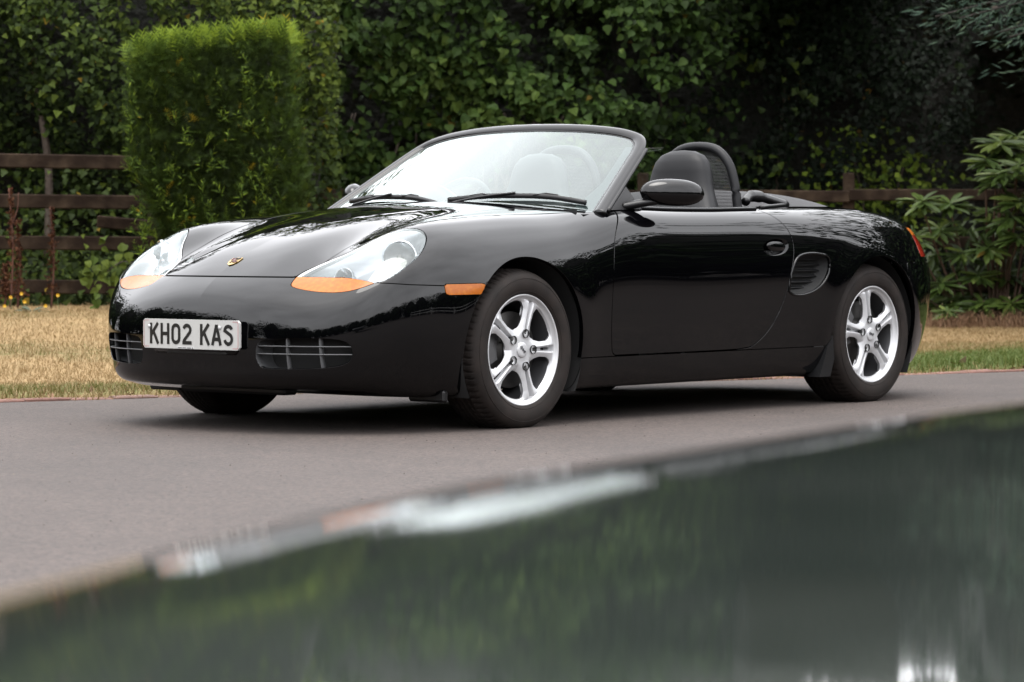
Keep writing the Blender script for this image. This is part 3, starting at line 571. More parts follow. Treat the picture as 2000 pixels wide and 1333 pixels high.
# -- unseen white rail fence, added for the pale lines it reflects in the door
wf_ = tag(empty('added_rail_fence', S(16.5, 8., 0)), 'white-painted rail fence along the far side of the drive, mirrored in the car door', 'fence')
WP = mat('white_paint', (.55, .55, .53), .6)
for k in range(9):
    b = MB().box((0, 0, .55), (.10, .10, 1.1), bev=.01); o = mk('post', b.V, b.F, WP, wf_, smooth=False); o.location = S(15.0+.35*k, -2+2.6*k, 0)-np.array(wf_.location)
for k in range(8):
    for zc_ in (.45, .92):
        a_, b_ = S(15.0+.35*k, -2+2.6*k, zc_), S(15.0+.35*(k+1), -2+2.6*(k+1), zc_); d = b_-a_; q = MB().box((0, 0, 0), (float(np.linalg.norm(d)), .04, .12), bev=.008); o = mk('rail', q.V, q.F, WP, wf_, smooth=False); o.location = (a_+b_)/2-np.array(wf_.location); o.rotation_euler = (0, 0, math.atan2(d[1], d[0]))
# -- trees standing all round the drive (seen in the paintwork)
tr = tag(empty('garden_tree', S(-20, -14, 0)), 'tall leafy tree on the side of the drive behind the camera, mirrored in the paintwork', 'tree', 'trees behind the camera')
P_, N_, T_2, S_2 = [], [], [], []
blob = [(rng.normal()*1.5, rng.normal()*1.5, rng.uniform(.8, 6.6), rng.uniform(1.0, 1.9)) for _ in range(26)]
for x, y, z, r_ in blob:
    k = 170; d = rng.normal(size=(k, 3)); d /= np.linalg.norm(d, axis=1, keepdims=True); P_.append(np.array([x, y, z])+d*r_*rng.uniform(.65, 1.05, (k, 1))); N_.append(d+rng.normal(size=(k, 3))*.4); T_2.append(rng.normal(size=(k, 3))-[0, 0, .6]); S_2.append(rng.uniform(.18, .38, k))
P_ = np.concatenate(P_); P_[:, 2] = np.maximum(P_[:, 2], .05)
leaf_mass('crown', P_+np.array(tr.location), np.concatenate(N_), np.concatenate(T_2), np.concatenate(S_2), np.clip(.4+rng.normal(size=len(P_))*.25, 0, 1), L_TREE, tr, 'fold')
MB().tube(catmull([(0, 0, 0), (.1, 0, 1.5), (0, .15, 3.5), (.1, 0, 5.5)], 4), np.linspace(.22, .07, 13), 9).build('trunk', BARK, tr)
cg = []
for t in np.linspace(0, 1, 9): cg.append([((1.7*math.sin(math.pi*(.12+.86*t))**.7)*math.cos(a), (1.7*math.sin(math.pi*(.12+.86*t))**.7)*math.sin(a), .2+6.4*t) for a in np.linspace(0, 2*math.pi, 14, endpoint=False)])
MB().grid(cg, True).build('shade_core', CORE, tr)
spots = []
for k in range(52):
    a_ = -2.75+5.95*k/51; r_ = 22.5+(3.5 if k % 2 else 0)+rng.normal()*1.3
    spots.append((r_*math.sin(a_+math.pi)*1.04, 1.5-r_*math.cos(a_+math.pi)*-.88))
spots = [q for q in spots if not (q[1] > 6 and abs(q[0]) < q[1]*.17+5.5)]+[(8.3, 20.5), (9., 25.)]  # last two trees added unseen to darken the rear bumper's reflections
for k, (u, v) in enumerate(spots):
    c = copy_tree(tr); c.location = S(u+rng.normal()*.5, v+rng.normal()*.5, 0); c.rotation_euler = (0, 0, rng.uniform(0, 6.28)); s_ = rng.uniform(.85, 1.15); c.scale = (s_, s_, s_*rng.uniform(.85, 1.1)*(.80 if u < -12 else (.85 if v > 20 else .74)))
# ---------------------------------------------------------------- car body surface (smooth implicit solid, car frame: x rearwards, y to its right, front axle x=0)
def spl(kn):
    kn=np.array(kn,float); n=len(kn); h=np.diff(kn)
    A=np.zeros((n,n)); B=np.zeros((n,n)); A[0,0]=A[-1,-1]=1
    for i in range(1,n-1):
        A[i,i-1]=h[i-1]; A[i,i]=2*(h[i-1]+h[i]); A[i,i+1]=h[i]
        B[i,i-1]=6/h[i-1]; B[i,i]=-6/h[i-1]-6/h[i]; B[i,i+1]=6/h[i]
    M=np.linalg.solve(A,B)
    def basis(x):
        x=np.clip(np.asarray(x,float),kn[0],kn[-1]); i=np.clip(np.searchsorted(kn,x)-1,0,n-2)
        hh=h[i]; a=(kn[i+1]-x)/hh; b=1-a
        W=((a**3-a)*hh**2/6)[:,None]*M[i]+((b**3-b)*hh**2/6)[:,None]*M[i+1]
        r=np.arange(len(x)); W[r,i]+=a; W[r,i+1]+=b
        return W
    return basis
TX=[-1.05,-.9,-.8,-.7,-.6,-.5,-.4,-.2,0,.2,.4,.6,1.0,1.5,2.0,2.4,2.8,3.0,3.2,3.45]
TY=[0,.2,.4,.55,.65,.75,.85,1.0]
TT=np.array([
[.43,.42,.37,.30,.26,.20,.10,.0],
[.535,.52,.475,.42,.38,.32,.23,.1],
[.597,.586,.550,.508,.475,.42,.335,.2],
[.652,.641,.605,.588,.57,.52,.435,.3],
[.693,.685,.655,.668,.66,.607,.52,.38],
[.728,.72,.697,.726,.715,.665,.58,.44],
[.755,.748,.732,.764,.754,.705,.62,.47],
[.798,.793,.781,.799,.792,.75,.665,.50],
[.83,.827,.817,.818,.811,.772,.69,.52],
[.856,.853,.843,.834,.823,.787,.71,.55],
[.876,.872,.862,.848,.833,.80,.73,.58],
[.88,.878,.87,.858,.848,.833,.782,.64],
[.87,.87,.868,.863,.857,.848,.808,.67],
[.875,.875,.872,.868,.862,.852,.815,.68],
[.895,.893,.886,.876,.868,.856,.815,.69],
[.892,.89,.883,.873,.865,.85,.80,.68],
[.862,.86,.853,.843,.834,.813,.76,.63],
[.825,.823,.816,.803,.79,.765,.71,.57],
[.755,.753,.745,.727,.705,.67,.61,.45],
[.60,.60,.59,.565,.54,.49,.42,.25]])
WX=[-1.0,-.4,0,.5,1.0,1.6,2.1,2.415,2.9,3.45]
WZ=[.05,.12,.2,.3,.4,.5,.6,.7,.8,.95]
WW=np.array([
[.76,.80,.83,.852,.864,.868,.86,.83,.78,.70],
[.76,.80,.83,.852,.864,.868,.86,.83,.78,.70],
[.79,.82,.838,.852,.864,.87,.866,.845,.805,.73],
[.78,.805,.825,.838,.849,.857,.860,.855,.838,.79],
[.78,.805,.826,.841,.853,.861,.864,.859,.843,.795],
[.79,.812,.832,.848,.862,.873,.877,.872,.855,.80],
[.80,.832,.852,.868,.882,.893,.897,.890,.866,.80],
[.80,.832,.855,.872,.886,.895,.896,.886,.86,.79],
[.78,.81,.842,.866,.88,.886,.882,.862,.825,.75],
[.74,.78,.82,.85,.866,.872,.868,.845,.80,.72]])
NZ=[.05,.12,.17,.25,.35,.45,.52,.6,.7,.95]
NA=np.array([.80,.87,.905,.93,.938,.935,.925,.90,.85,.7])
RA=np.array([.90,.95,.98,1.01,1.04,1.06,1.065,1.05,1.0,.88])
bTX,bTY,bWX,bWZ,bNZ=spl(TX),spl(TY),spl(WX),spl(WZ),spl(NZ)
def smax(a,b,k): return .5*(a+b+np.sqrt((a-b)**2+k*k))
P=3.0
def F(p):
    x,y,z=p[:,0],np.abs(p[:,1]),p[:,2]
    T=np.einsum('ij,ij->i',bTX(x)@TT,bTY(y))
    W=np.einsum('ij,ij->i',bWX(x)@WW,bWZ(z))
    for cx,cz,am in((0.,.30,.006),(2.415,.28,.009)):
        r=np.hypot(x-cx,z-cz); W=W+am*np.exp(-((r-.375)/.085)**2)
    bz=bNZ(z); a=bz@NA+.006*np.exp(-((z-.205)/.032)**2); ar=bz@RA
    u=np.maximum(0,-(x-.0))/a; v=np.maximum(0,x-2.3)/ar
    S=((u**P+v**P+(y/W)**P)**(1/P)-1)*.86
    Ft=(z-T)*.85
    f=smax(Ft,S,.048)
    zb=.125+.035/(1+np.exp((x+.62)/.06))
    return smax(f,zb-z,.035)
def grad(p,e=1e-3):
    g=np.zeros_like(p)
    for i in range(3):
        d=np.zeros(3); d[i]=e; g[:,i]=F(p+d)-F(p-d)
    return g/np.linalg.norm(g,axis=1,keepdims=True)
def cast(o,d,tmax):
    # o,d arrays; inside at t=0
    lo=np.zeros(len(d)); hi=np.full(len(d),tmax)
    for _ in range(30):
        m=(lo+hi)/2; ins=F(o+d*m[:,None])<0
        lo=np.where(ins,m,lo); hi=np.where(ins,hi,m)
    return o+d*((lo+hi)/2)[:,None]
def cast2(o, d, tmax):
    lo = np.zeros(len(d)); hi = np.full(len(d), float(tmax))
    for _ in range(26):
        m = (lo+hi)/2; ins = F(o+d*m[:, None]) < 0
        lo = np.where(ins, m, lo); hi = np.where(ins, hi, m)
    return o+d*((lo+hi)/2)[:, None]
def body_mesh(nc=380, na=96, nb=175):
    th = 2*np.pi*np.arange(nc)/nc
    x0, x1, zc = -.12, 2.72, .45
    rows_o, rows_d = [], []
    for ph in np.linspace(math.pi/2*.985, 0, na, endpoint=False):
        rows_o.append((x0, 0, zc)); rows_d.append((-math.sin(ph), math.cos(ph)))
    for x in np.linspace(x0, x1, nb):
        rows_o.append((x, 0, zc)); rows_d.append((0, 1))
    for ph in np.linspace(0, math.pi/2*.985, na//2+1)[1:]:
        rows_o.append((x1, 0, zc)); rows_d.append((math.sin(ph), math.cos(ph)))
    o = np.repeat(np.array(rows_o), nc, 0); rd = np.array(rows_d)
    d = np.stack([np.repeat(rd[:, 0], nc), np.outer(rd[:, 1], np.cos(th)).ravel(), np.outer(rd[:, 1], np.sin(th)).ravel()], 1)
    V = cast2(o, d, 1.6); nr = len(rd)
    i, j = np.meshgrid(np.arange(nr-1), np.arange(nc), indexing='ij'); i, j = i.ravel(), j.ravel(); j2 = (j+1) % nc
    a, b, c, e = i*nc+j, i*nc+j2, (i+1)*nc+j2, (i+1)*nc+j
    Tr = np.concatenate([np.stack([a, b, c], 1), np.stack([a, c, e], 1)])
    p0, p1 = len(V), len(V)+1
    V = np.concatenate([V, [V[:nc].mean(0), V[-nc:].mean(0)]])
    j = np.arange(nc); j2 = (j+1) % nc
    Tr = np.concatenate([Tr, np.stack([np.full(nc, p0), j2, j], 1), np.stack([np.full(nc, p1), (nr-1)*nc+j, (nr-1)*nc+j2], 1)])
    N = grad(V)
    fn = np.cross(V[Tr[:, 1]]-V[Tr[:, 0]], V[Tr[:, 2]]-V[Tr[:, 0]])
    if (np.einsum('ij,ij->i', fn, N[Tr[:, 0]])).sum() < 0: Tr = Tr[:, ::-1].copy()
    return V, N, Tr

def clip(M, f):
    """keep the part of the triangle mesh where f < 0, splitting triangles along f = 0"""
    V, N, T = M; f = np.where(np.abs(f) < 1e-7, 1e-7, f)
    ins = f < 0; c = ins[T].sum(1)
    full = T[c == 3]; e_a, e_b = [], []; nv = len(V); new_t = []
    def order(Tm, want):
        A = ins[Tm] == want; k = A.argmax(1); r = np.arange(len(Tm))
        return Tm[r, k], Tm[r, (k+1) % 3], Tm[r, (k+2) % 3]
    a1, b1, c1 = order(T[c == 1], True)          # a inside
    a2, b2, c2 = order(T[c == 2], False)         # a outside
    E = np.concatenate([np.stack([a1, b1], 1), np.stack([a1, c1], 1), np.stack([a2, b2], 1), np.stack([a2, c2], 1)])
    if len(E):
        Es = np.sort(E, 1); U, inv = np.unique(Es, axis=0, return_inverse=True); inv = inv.ravel()
        t = (f[U[:, 0]]/(f[U[:, 0]]-f[U[:, 1]]))[:, None]
        Vn = V[U[:, 0]]*(1-t)+V[U[:, 1]]*t; Nn = N[U[:, 0]]*(1-t)+N[U[:, 1]]*t
        Nn /= np.linalg.norm(Nn, axis=1, keepdims=True)+1e-12
        n1, n2 = len(a1), len(a2); i1b = nv+inv[:n1]; i1c = nv+inv[n1:2*n1]; i2b = nv+inv[2*n1:2*n1+n2]; i2c = nv+inv[2*n1+n2:]
        full = np.concatenate([full, np.stack([a1, i1b, i1c], 1), np.stack([i2b, b2, c2], 1), np.stack([i2b, c2, i2c], 1)])
        V = np.concatenate([V, Vn]); N = np.concatenate([N, Nn])
    used, inv = np.unique(full, return_inverse=True)
    return V[used], N[used], inv.reshape(-1, 3)
def cut(M, fn, gap=.004):
    f = fn(M[0]); return clip(M, f+gap/2), clip(M, -f+gap/2)
def border(T):
    E = np.concatenate([T[:, [0, 1]], T[:, [1, 2]], T[:, [2, 0]]]); S_ = np.sort(E, 1)
    U, idx, cnt = np.unique(S_, axis=0, return_index=True, return_counts=True)
    return E[idx[cnt == 1]]
def flange(M, depth=.02, keep=None):
    """fold the free edges inwards, so that panels have thickness and the gaps have depth"""
    V, N, T = M; E = border(T)
    if keep is not None: E = E[keep(V[E[:, 0]])]
    if not len(E): return M
    n = len(V); a, b = V[E[:, 0]], V[E[:, 1]]; na, nb = N[E[:, 0]], N[E[:, 1]]
    r = .003
    # small rounded lip then straight wall
    rings = [(a, b), (a-na*r, b-nb*r), (a-na*depth, b-nb*depth)]
    fnrm = np.cross(b-a, -(na+nb)); fnrm = -fnrm/(np.linalg.norm(fnrm, axis=1, keepdims=True)+1e-12)
    Vs, Ns, Ts = [V], [N], [T]; base = n
    for k in range(2):
        A, B = rings[k]; C, D = rings[k+1]; m = len(A)
        n0 = (na, nb) if k == 0 else (fnrm, fnrm)
        Vs += [A, B, C, D]; Ns += [n0[0], n0[1], fnrm, fnrm]
        i = np.arange(m); Ts += [np.stack([base+i+m, base+i, base+i+2*m], 1), np.stack([base+i+m, base+i+2*m, base+i+3*m], 1)]
        base += 4*m
    return np.concatenate(Vs), np.concatenate(Ns), np.concatenate(Ts)
def poly_sdf(Q, P, pad=.12):
    """signed distance (negative inside) of 2D points Q to polygon P, exact near it"""
    out = np.full(len(Q), 1.); lo, hi = P.min(0)-pad, P.max(0)+pad
    ix = np.where(((Q > lo) & (Q < hi)).all(1))[0]
    A = P; B = np.roll(P, -1, 0)
    for s in range(0, len(ix), 20000):
        k = ix[s:s+20000]; q = Q[k][:, None]; d = B-A; w = q-A
        t = np.clip((w*d).sum(2)/((d*d).sum(1)+1e-12), 0, 1)
        dist = np.sqrt(((w-t[..., None]*d)**2).sum(2)).min(1)
        c1 = (A[:, 1] <= q[..., 1]); c2 = (B[:, 1] > q[..., 1]); cr = d[:, 0]*w[..., 1]-d[:, 1]*w[..., 0]
        wn_ = ((c1 & c2 & (cr > 0)).sum(1)-((~c1) & (~c2) & (cr < 0)).sum(1))
        out[k] = np.where(wn_ != 0, -dist, dist)
    return out
def largest(M):
    """keep only the biggest connected piece"""
    V, N, T = M; lab = np.arange(len(V))
    for _ in range(400):
        m = lab[T].min(1); new = lab.copy()
        for k in range(3): np.minimum.at(new, T[:, k], m)
        new = new[new]
        if (new == lab).all(): break
        lab = new
    ids, cnt = np.unique(lab[T[:, 0]], return_counts=True); keep = T[lab[T[:, 0]] == ids[cnt.argmax()]]
    used, inv = np.unique(keep, return_inverse=True); return V[used], N[used], inv.reshape(-1, 3)
def onto(P, it=8):
    P = np.array(P, float)
    for _ in range(it):
        f = F(P); e = 1e-3; g = np.stack([(F(P+np.eye(3)[i]*e)-F(P-np.eye(3)[i]*e))/(2*e) for i in range(3)], 1)
        P = P-g*(f/((g*g).sum(1)))[:, None]
    return P
# ---------------------------------------------------------------- materials of the black car
PAINT = mat('black_paint', (.0008, .0008, .0011), .02, spec=.37)
PLASTIC = mat('black_plastic', (.0035, .0035, .004), .42, spec=.35)
TRIMB = mat('satin_black_trim', (.004, .004, .0045), .3)
RUBBER = mat('tyre_rubber', (.0075, .0055, .0046), .75, spec=.25, noise=(14, (.016, .0115, .0095), .35, .7), bump=(220, .25, .002))
SILVER = mat('silver_alloy', (.50, .505, .515), .42, metal=.35, coat=.15, noise=(40, (.50, .50, .51), .45, .8))
STEEL = mat('brake_steel', (.05, .048, .046), .5, metal=.8)
CHROME = mat('chrome', (.6, .61, .62), .16, metal=1.)
REFLECTOR = mat('lamp_reflector', (.25, .262, .275), .25, metal=.5)
AMBER = mat('amber_lens', (.27, .070, .003), .25, coat=.1, spec=.3, noise=(60, (.33, .10, .006), .45, .7))
REDL = mat('red_lens', (.28, .006, .005), .12, coat=1.)
PALE = mat('pale_lens_rim', (.36, .37, .38), .2, coat=.5)
LEATHER = mat('dark_leather', (.0042, .0044, .0054), .5, spec=.25, bump=(260, .25, .002))
GREYBAR = mat('grey_plastic', (.06, .061, .063), .4)
DARK = mat('dark_void', (.004, .004, .004), .8)
GLASS = glass_mat('windscreen_glass', (.72, .86, .83), .0, 1.75)
LENS = glass_mat('lamp_glass', (.93, .95, .96), .0, 1.25)

car = empty('sports_car')
tag(car, 'glossy black open-top two-seat sports car parked on the asphalt drive', 'car')
def panel(name, M, m=PAINT, parent=car, depth=.02, fl=True):
    if fl: M = flange(M, depth)
    return mk(name, M[0], M[2], m, parent, N=M[1])

B = body_mesh()
ARF, ARR = (0., .30, .356), (2.415, .29, .356)
def arches(V):
    y = np.abs(V[:, 1]); out = np.full(len(V), 9.)
    for cx, cz, R_ in (ARF, ARR): out = np.minimum(out, np.maximum(np.hypot(V[:, 0]-cx, V[:, 2]-cz)-R_, .42-y))
    return -out
B = clip(B, arches(B[0]))
# cockpit opening, seen from above
COCK = catmull([(.60, -.2), (.63, -.45), (.69, -.62), (.78, -.70), (1.0, -.735), (1.35, -.745), (1.62, -.74), (1.85, -.70), (2.08, -.62), (2.25, -.48), (2.34, -.25),
                (2.36, 0), (2.34, .25), (2.25, .48), (2.08, .62), (1.85, .70), (1.62, .74), (1.35, .745), (1.0, .735), (.78, .70), (.69, .62), (.63, .45), (.60, .2), (.59, 0)], 8, True)
B = clip(B, -np.maximum(poly_sdf(B[0][:, :2], COCK), .6-B[0][:, 2]))
# front intakes
GR = catmull([(.302, .303), (.307, .328), (.321, .345), (.359, .354), (.49, .36), (.60, .356), (.639, .341), (.649, .316), (.644, .287), (.626, .265), (.572, .25), (.433, .243), (.334, .245), (.313, .256), (.302, .278)], 5, True)
def f_gr(V): return np.maximum(poly_sdf(np.stack([np.abs(V[:, 1]), V[:, 2]], 1), GR), V[:, 0]+.4)
B = clip(B, -f_gr(B[0]))
# headlights
HN = np.array([-.72, -.42, .55]); HN /= np.linalg.norm(HN)
HA = np.cross([0, 0, 1.], HN); HA /= np.linalg.norm(HA); HB = np.cross(HN, HA)
def hl_uv(V): Q = np.stack([V[:, 0], -np.abs(V[:, 1]), V[:, 2]], 1); return np.stack([Q@HA, Q@HB], 1)
HL3 = np.array([(-.790, -.364, .554), (-.767, -.356, .570), (-.735, -.353, .589), (-.686, -.364, .612), (-.615, -.396, .643), (-.564, -.442, .670), (-.51, -.482, .70), (-.455, -.522, .735), (-.405, -.565, .757),
    (-.378, -.607, .762), (-.374, -.646, .755), (-.395, -.688, .732), (-.442, -.720, .695), (-.495, -.735, .658), (-.555, -.734, .622), (-.611, -.721, .589), (-.648, -.701, .569), (-.675, -.676, .559), (-.701, -.650, .546),
    (-.729, -.612, .532), (-.756, -.556, .525), (-.781, -.479, .528), (-.796, -.411, .538), (-.797, -.376, .547)])
HL = catmull(hl_uv(HL3), 6, True)
def f_hl(V): return np.maximum(poly_sdf(hl_uv(V), HL), V[:, 0]+.2)
lamp, B = cut(B, f_hl, .004)
# bumper line, bonnet, doors and the other shut lines
def zs(x): return np.interp(x, [-.95, -.75, -.673, -.578, -.445, -.2], [.583, .581, .563, .555, .550, .548])
HOOD = np.concatenate([catmull([(-.76, .349), (-.69, .362), (-.63, .388), (-.56, .393), (-.5, .393), (-.335, .412), (-.157, .435), (.017, .455), (.2, .485), (.33, .53), (.40, .585), (.445, .585), (.44, .50), (.425, .3), (.415, 0)], 6), [(.415, 0)]])
HOOD = np.concatenate([[(-1.05, .345)], HOOD, HOOD[::-1]*[1, -1], [(-1.05, -.345)]])
def f_hood(V): return np.maximum(poly_sdf(V[:, :2], HOOD, .6), zs(V[:, 0])-V[:, 2])
hood, B = cut(B, f_hood, .006)
MARK = np.array([(-.446, .556), (-.252, .558), (-.275, .515), (-.438, .514), (-.446, .52)])
def f_mark(V): return np.maximum(poly_sdf(V[:, [0, 2]], MARK), .5-np.abs(V[:, 1]))
marker, B = cut(B, f_mark, .003)
def f_bump(V): return np.maximum(V[:, 2]-zs(V[:, 0]), V[:, 0]+.2)
bumper, B = cut(B, f_bump, .004)
DOOR = np.concatenate([[(.72, .95), (.70, .852)], catmull([(.675, .832), (.60, .77), (.555, .70), (.540, .60), (.536, .454), (.545, .35), (.56, .275)], 6),
    catmull([(.575, .2605), (.914, .2595), (1.30, .2595), (1.45, .2635), (1.533, .280), (1.628, .347), (1.698, .454), (1.743, .584), (1.766, .68), (1.752, .755), (1.70, .815), (1.655, .845)], 6), [(1.63, .95)]])
def f_door(V): return np.maximum(poly_sdf(V[:, [0, 2]], DOOR, .5), .3-np.abs(V[:, 1]))
doors, B = cut(B, f_door, .005)
VENT = catmull([(1.733, .512), (1.746, .58), (1.782, .635), (1.831, .655), (1.916, .659), (2.000, .648), (2.020, .624), (2.011, .577), (1.972, .530), (1.911, .498), (1.836, .482), (1.774, .483), (1.738, .495)], 6, True)
def f_vent(V): return np.maximum(poly_sdf(V[:, [0, 2]], VENT), .5-np.abs(V[:, 1]))
vent, B = cut(B, f_vent, 0)
def f_tail(V): return np.maximum(poly_sdf(V[:, [0, 2]], np.array([(2.825, .772), (2.85, .73), (2.872, .638), (3.6, .638), (3.6, .72), (3.05, .772)]), .3), .42-np.abs(V[:, 1]))
tail, B = cut(B, f_tail, .004)
def f_rb(V): return np.maximum(V[:, 2]-.615, 2.66-V[:, 0])
rbump, B = cut(B, f_rb, .004)
def f_sill(V): return np.maximum(V[:, 2]-.2565, np.maximum(-.3-V[:, 0], V[:, 0]-2.15))
sill, B = cut(B, f_sill, .004)
def f_cowl(V): return np.maximum(poly_sdf(V[:, :2], np.concatenate([HOOD[HOOD[:, 0] > .414], [(.7, -.5), (.7, .5)]]), .2), .6-V[:, 2])

panel('body_shell', B); panel('bonnet', hood); panel('front_bumper', bumper); panel('rear_bumper', rbump); panel('sill', sill, fl=False)
side = lambda M, s: clip(M, -s*M[0][:, 1])
HAND = catmull([(1.553, .687), (1.573, .705), (1.626, .721), (1.695, .722), (1.728, .712), (1.733, .686), (1.699, .660), (1.635, .650), (1.575, .657), (1.552, .672)], 6, True)
def surf_y(x, z, s=-1):
    x, z = np.broadcast_arrays(np.asarray(x, float), np.asarray(z, float)); sh = x.shape
    o = np.stack([x.ravel(), np.zeros(x.size), z.ravel()], 1); d = np.tile([0., s, 0], (x.size, 1))
    return cast2(o, d, 1.3).reshape(*sh, 3)
def surf_x(y, z):
    y, z = np.broadcast_arrays(np.asarray(y, float), np.asarray(z, float)); sh = y.shape
    o = np.stack([np.zeros(y.size), y.ravel(), z.ravel()], 1); d = np.tile([-1., 0, 0], (y.size, 1))
    return cast2(o, d, 1.3).reshape(*sh, 3)
def surf_z(x, y):
    x, y = np.broadcast_arrays(np.asarray(x, float), np.asarray(y, float)); sh = x.shape
    o = np.stack([x.ravel(), y.ravel(), np.full(x.size, .4)], 1); d = np.tile([0., 0, 1], (x.size, 1))
    return cast2(o, d, .8).reshape(*sh, 3)
sst = lambda t: (lambda q: q*q*(3-2*q))(np.clip(t, 0, 1))
def renorm(V, T):
    fn = np.cross(V[T[:, 1]]-V[T[:, 0]], V[T[:, 2]]-V[T[:, 0]]); N = np.zeros_like(V)
    for k in range(3): np.add.at(N, T[:, k], fn)
    return N/(np.linalg.norm(N, axis=1, keepdims=True)+1e-12)

for s, nm in ((-1, 'left'), (1, 'right')):
    # door with handle recess, handle, belt strip
    dM = side(doors, s)
    dM = clip(dM, -poly_sdf(dM[0][:, [0, 2]], HAND)-.001); dr = panel('door', dM)
    hcx = HAND.mean(0); g = []
    for k_ in np.linspace(1.0, .02, 14):
        q = hcx+(HAND-hcx)*k_; g.append(surf_y(q[:, 0], q[:, 1], s)-[0, s*(.001+.028*sst((1-k_)/.55)), 0])
    MB().grid(np.array(g), True).build('handle_recess', PAINT, dr)
    hc = surf_y(1.65, .688, s)
    mb = MB(); g = []
    for a in np.linspace(-1, 1, 15):
        row = []
        for t in np.linspace(0, 2*math.pi, 16, endpoint=False):
            w = math.sqrt(max(0, 1-abs(a)**2.6)); row.append((1.648+.07*a, hc[1]-s*(-.004)+s*(.0085*w*math.cos(t)-.006), .6895+.012*a*-0.2+.021*w*math.sin(t)))
        g.append(row)
    mb.grid(g, True).build('door_handle', PAINT, dr)
    xs_ = np.linspace(.73, 1.66, 40); bp = surf_z(xs_, np.interp(xs_, [.7, 1.0, 1.35, 1.7], [.722, .742, .752, .748])*s)
    MB().tube(bp+[0, 0, .004], .011, 8, flat=.007).build('belt_strip', PLASTIC, dr)
    # headlight
    h = largest(side(lamp, s)); uv = hl_uv(h[0]); d = -poly_sdf(uv, HL)
    al = hl_uv(np.array([(-.80, -.30, .583), (-.751, -.345, .5825), (-.717, -.438, .5815), (-.696, -.546, .580), (-.674, -.675, .561), (-.66, -.70, .559)]))
    o_ = np.argsort(al[:, 0]); fa = lambda M: hl_uv(M[0])[:, 1]-np.interp(hl_uv(M[0])[:, 0], al[o_, 0], al[o_, 1])
    amb = largest(clip(h, fa(h)+.0012)); clear = largest(clip(h, -fa(h)+.0012))
    inner = (h[0]-h[1]*(.010+.075*sst(d/.055))[:, None], None, h[2])
    BOWL = mat('bowl_chrome', (.62, .64, .66), .12, metal=.9); hl = mk('headlight', inner[0], inner[2], REFLECTOR, car, N=renorm(inner[0], inner[2]))
    panel('indicator_lens', (amb[0]-amb[1]*.001, amb[1], amb[2]), AMBER, hl, .01)
    dc = poly_sdf(hl_uv(clear[0]), HL)
    # rim only on the outer and rear side of the lens
    wr = np.interp(hl_uv(clear[0])[:, 0], [-.2, -.05, .12, .25], [.016, .016, .006, .002])
    rimM = clip(clear, -dc-wr); lensM = clip(clear, dc+wr)
    panel('lens_rim', (rimM[0]-rimM[1]*.0015, rimM[1], rimM[2]), PALE, hl, .012)
    panel('lens', (lensM[0]-lensM[1]*.001, lensM[1], lensM[2]), LENS, hl, fl=False)
    for (c, r_, ax, dp) in (((-.515, .660, .690), .064, (-.84, .48, .20), .050), ((-.668, .50, .612), .036, (-.86, .35, .30), .040)):
        c = onto(np.array([[c[0], s*c[1], c[2]]]))[0]; ax = np.array([ax[0], s*ax[1], ax[2]]); ax /= np.linalg.norm(ax)
        nrm = grad(c[None])[0]; c = c-nrm*dp
        rot = np.array(Vector(ax).to_track_quat('Z', 'Y').to_matrix())
        pr = MB().lathe([(.001, -.030), (r_*.35, -.026), (r_*.7, -.012), (r_*.93, .006), (r_*.97, .010), (r_*1.0, .010), (r_*1.06, .004), (r_*1.1, -.02)], 40, 'z')
        mk('lamp_bowl', np.array(pr.V)@rot.T+c, pr.F, BOWL, hl)
        pr = MB().lathe([(.0005, .012), (r_*.16, .011), (r_*.2, .004), (r_*.2, -.03)], 24, 'z')
        mk('bulb_shield', np.array(pr.V)@rot.T+c, pr.F, STEEL, hl)
    m_ = side(marker, s); panel('side_marker', (m_[0]+m_[1]*.002, m_[1], m_[2]), AMBER, car, .012)
    t_ = side(tail, s); tl = panel('tail_light', largest(clip(t_, t_[0][:, 2]-.735)), REDL, car, .01)
    panel('indicator_lens', largest(clip(t_, .737-t_[0][:, 2])), AMBER, tl, .01)
    # side air intake
    v_ = side(vent, s); dv = -poly_sdf(v_[0][:, [0, 2]], VENT)
    bk = v_[0]-v_[1]*(.012+.05*sst(dv/.03))[:, None]
    vt = mk('side_intake', bk, v_[2], DARK, car, N=renorm(bk, v_[2]))
    vr = surf_y(VENT[:, 0], VENT[:, 1], s); MB().tube(vr, .0055, 8, closed=True).build('intake_rim', PAINT, vt)
    for k in range(6):
        z = .515+.024*k; xx = np.linspace(1.70, 2.05, 60); inn = poly_sdf(np.stack([xx, np.full(60, z)], 1), VENT) < -.006; xx = xx[inn]
        if len(xx) < 4: continue
        pp = surf_y(xx, np.full(len(xx), z), s); MB().tube(pp-[0, s*.048, 0], .010, 6, flat=.0015, up=(0, .5*s, 1)).build('intake_slat', PLASTIC, vt)
    # lower front intakes
    gp = surf_x(s*GR[:, 0], GR[:, 1]); yy, zz = np.meshgrid(np.linspace(.28, .67, 30), np.linspace(.23, .375, 14))
    bb = surf_x(s*yy, zz)+[.09, 0, 0]; ig = MB().grid(bb).build('front_intake', DARK, car)
    rim_in = gp+np.array([.03, 0, 0]); mb = MB(); mb.grid(np.stack([gp+[.001, 0, 0], rim_in, gp+[.09, 0, 0]], 0), True); mb.build('intake_duct', GREYBAR, ig)
    for z in (.2985, .3275):
        y_ = np.linspace(.28, .67, 60); inn = poly_sdf(np.stack([y_, np.full(60, z)], 1), GR) < .002; y_ = y_[inn]
        MB().tube(surf_x(s*y_, np.full(len(y_), z))+[.016, 0, 0], .010, 8, flat=.0028).build('intake_bar', GREYBAR, ig)
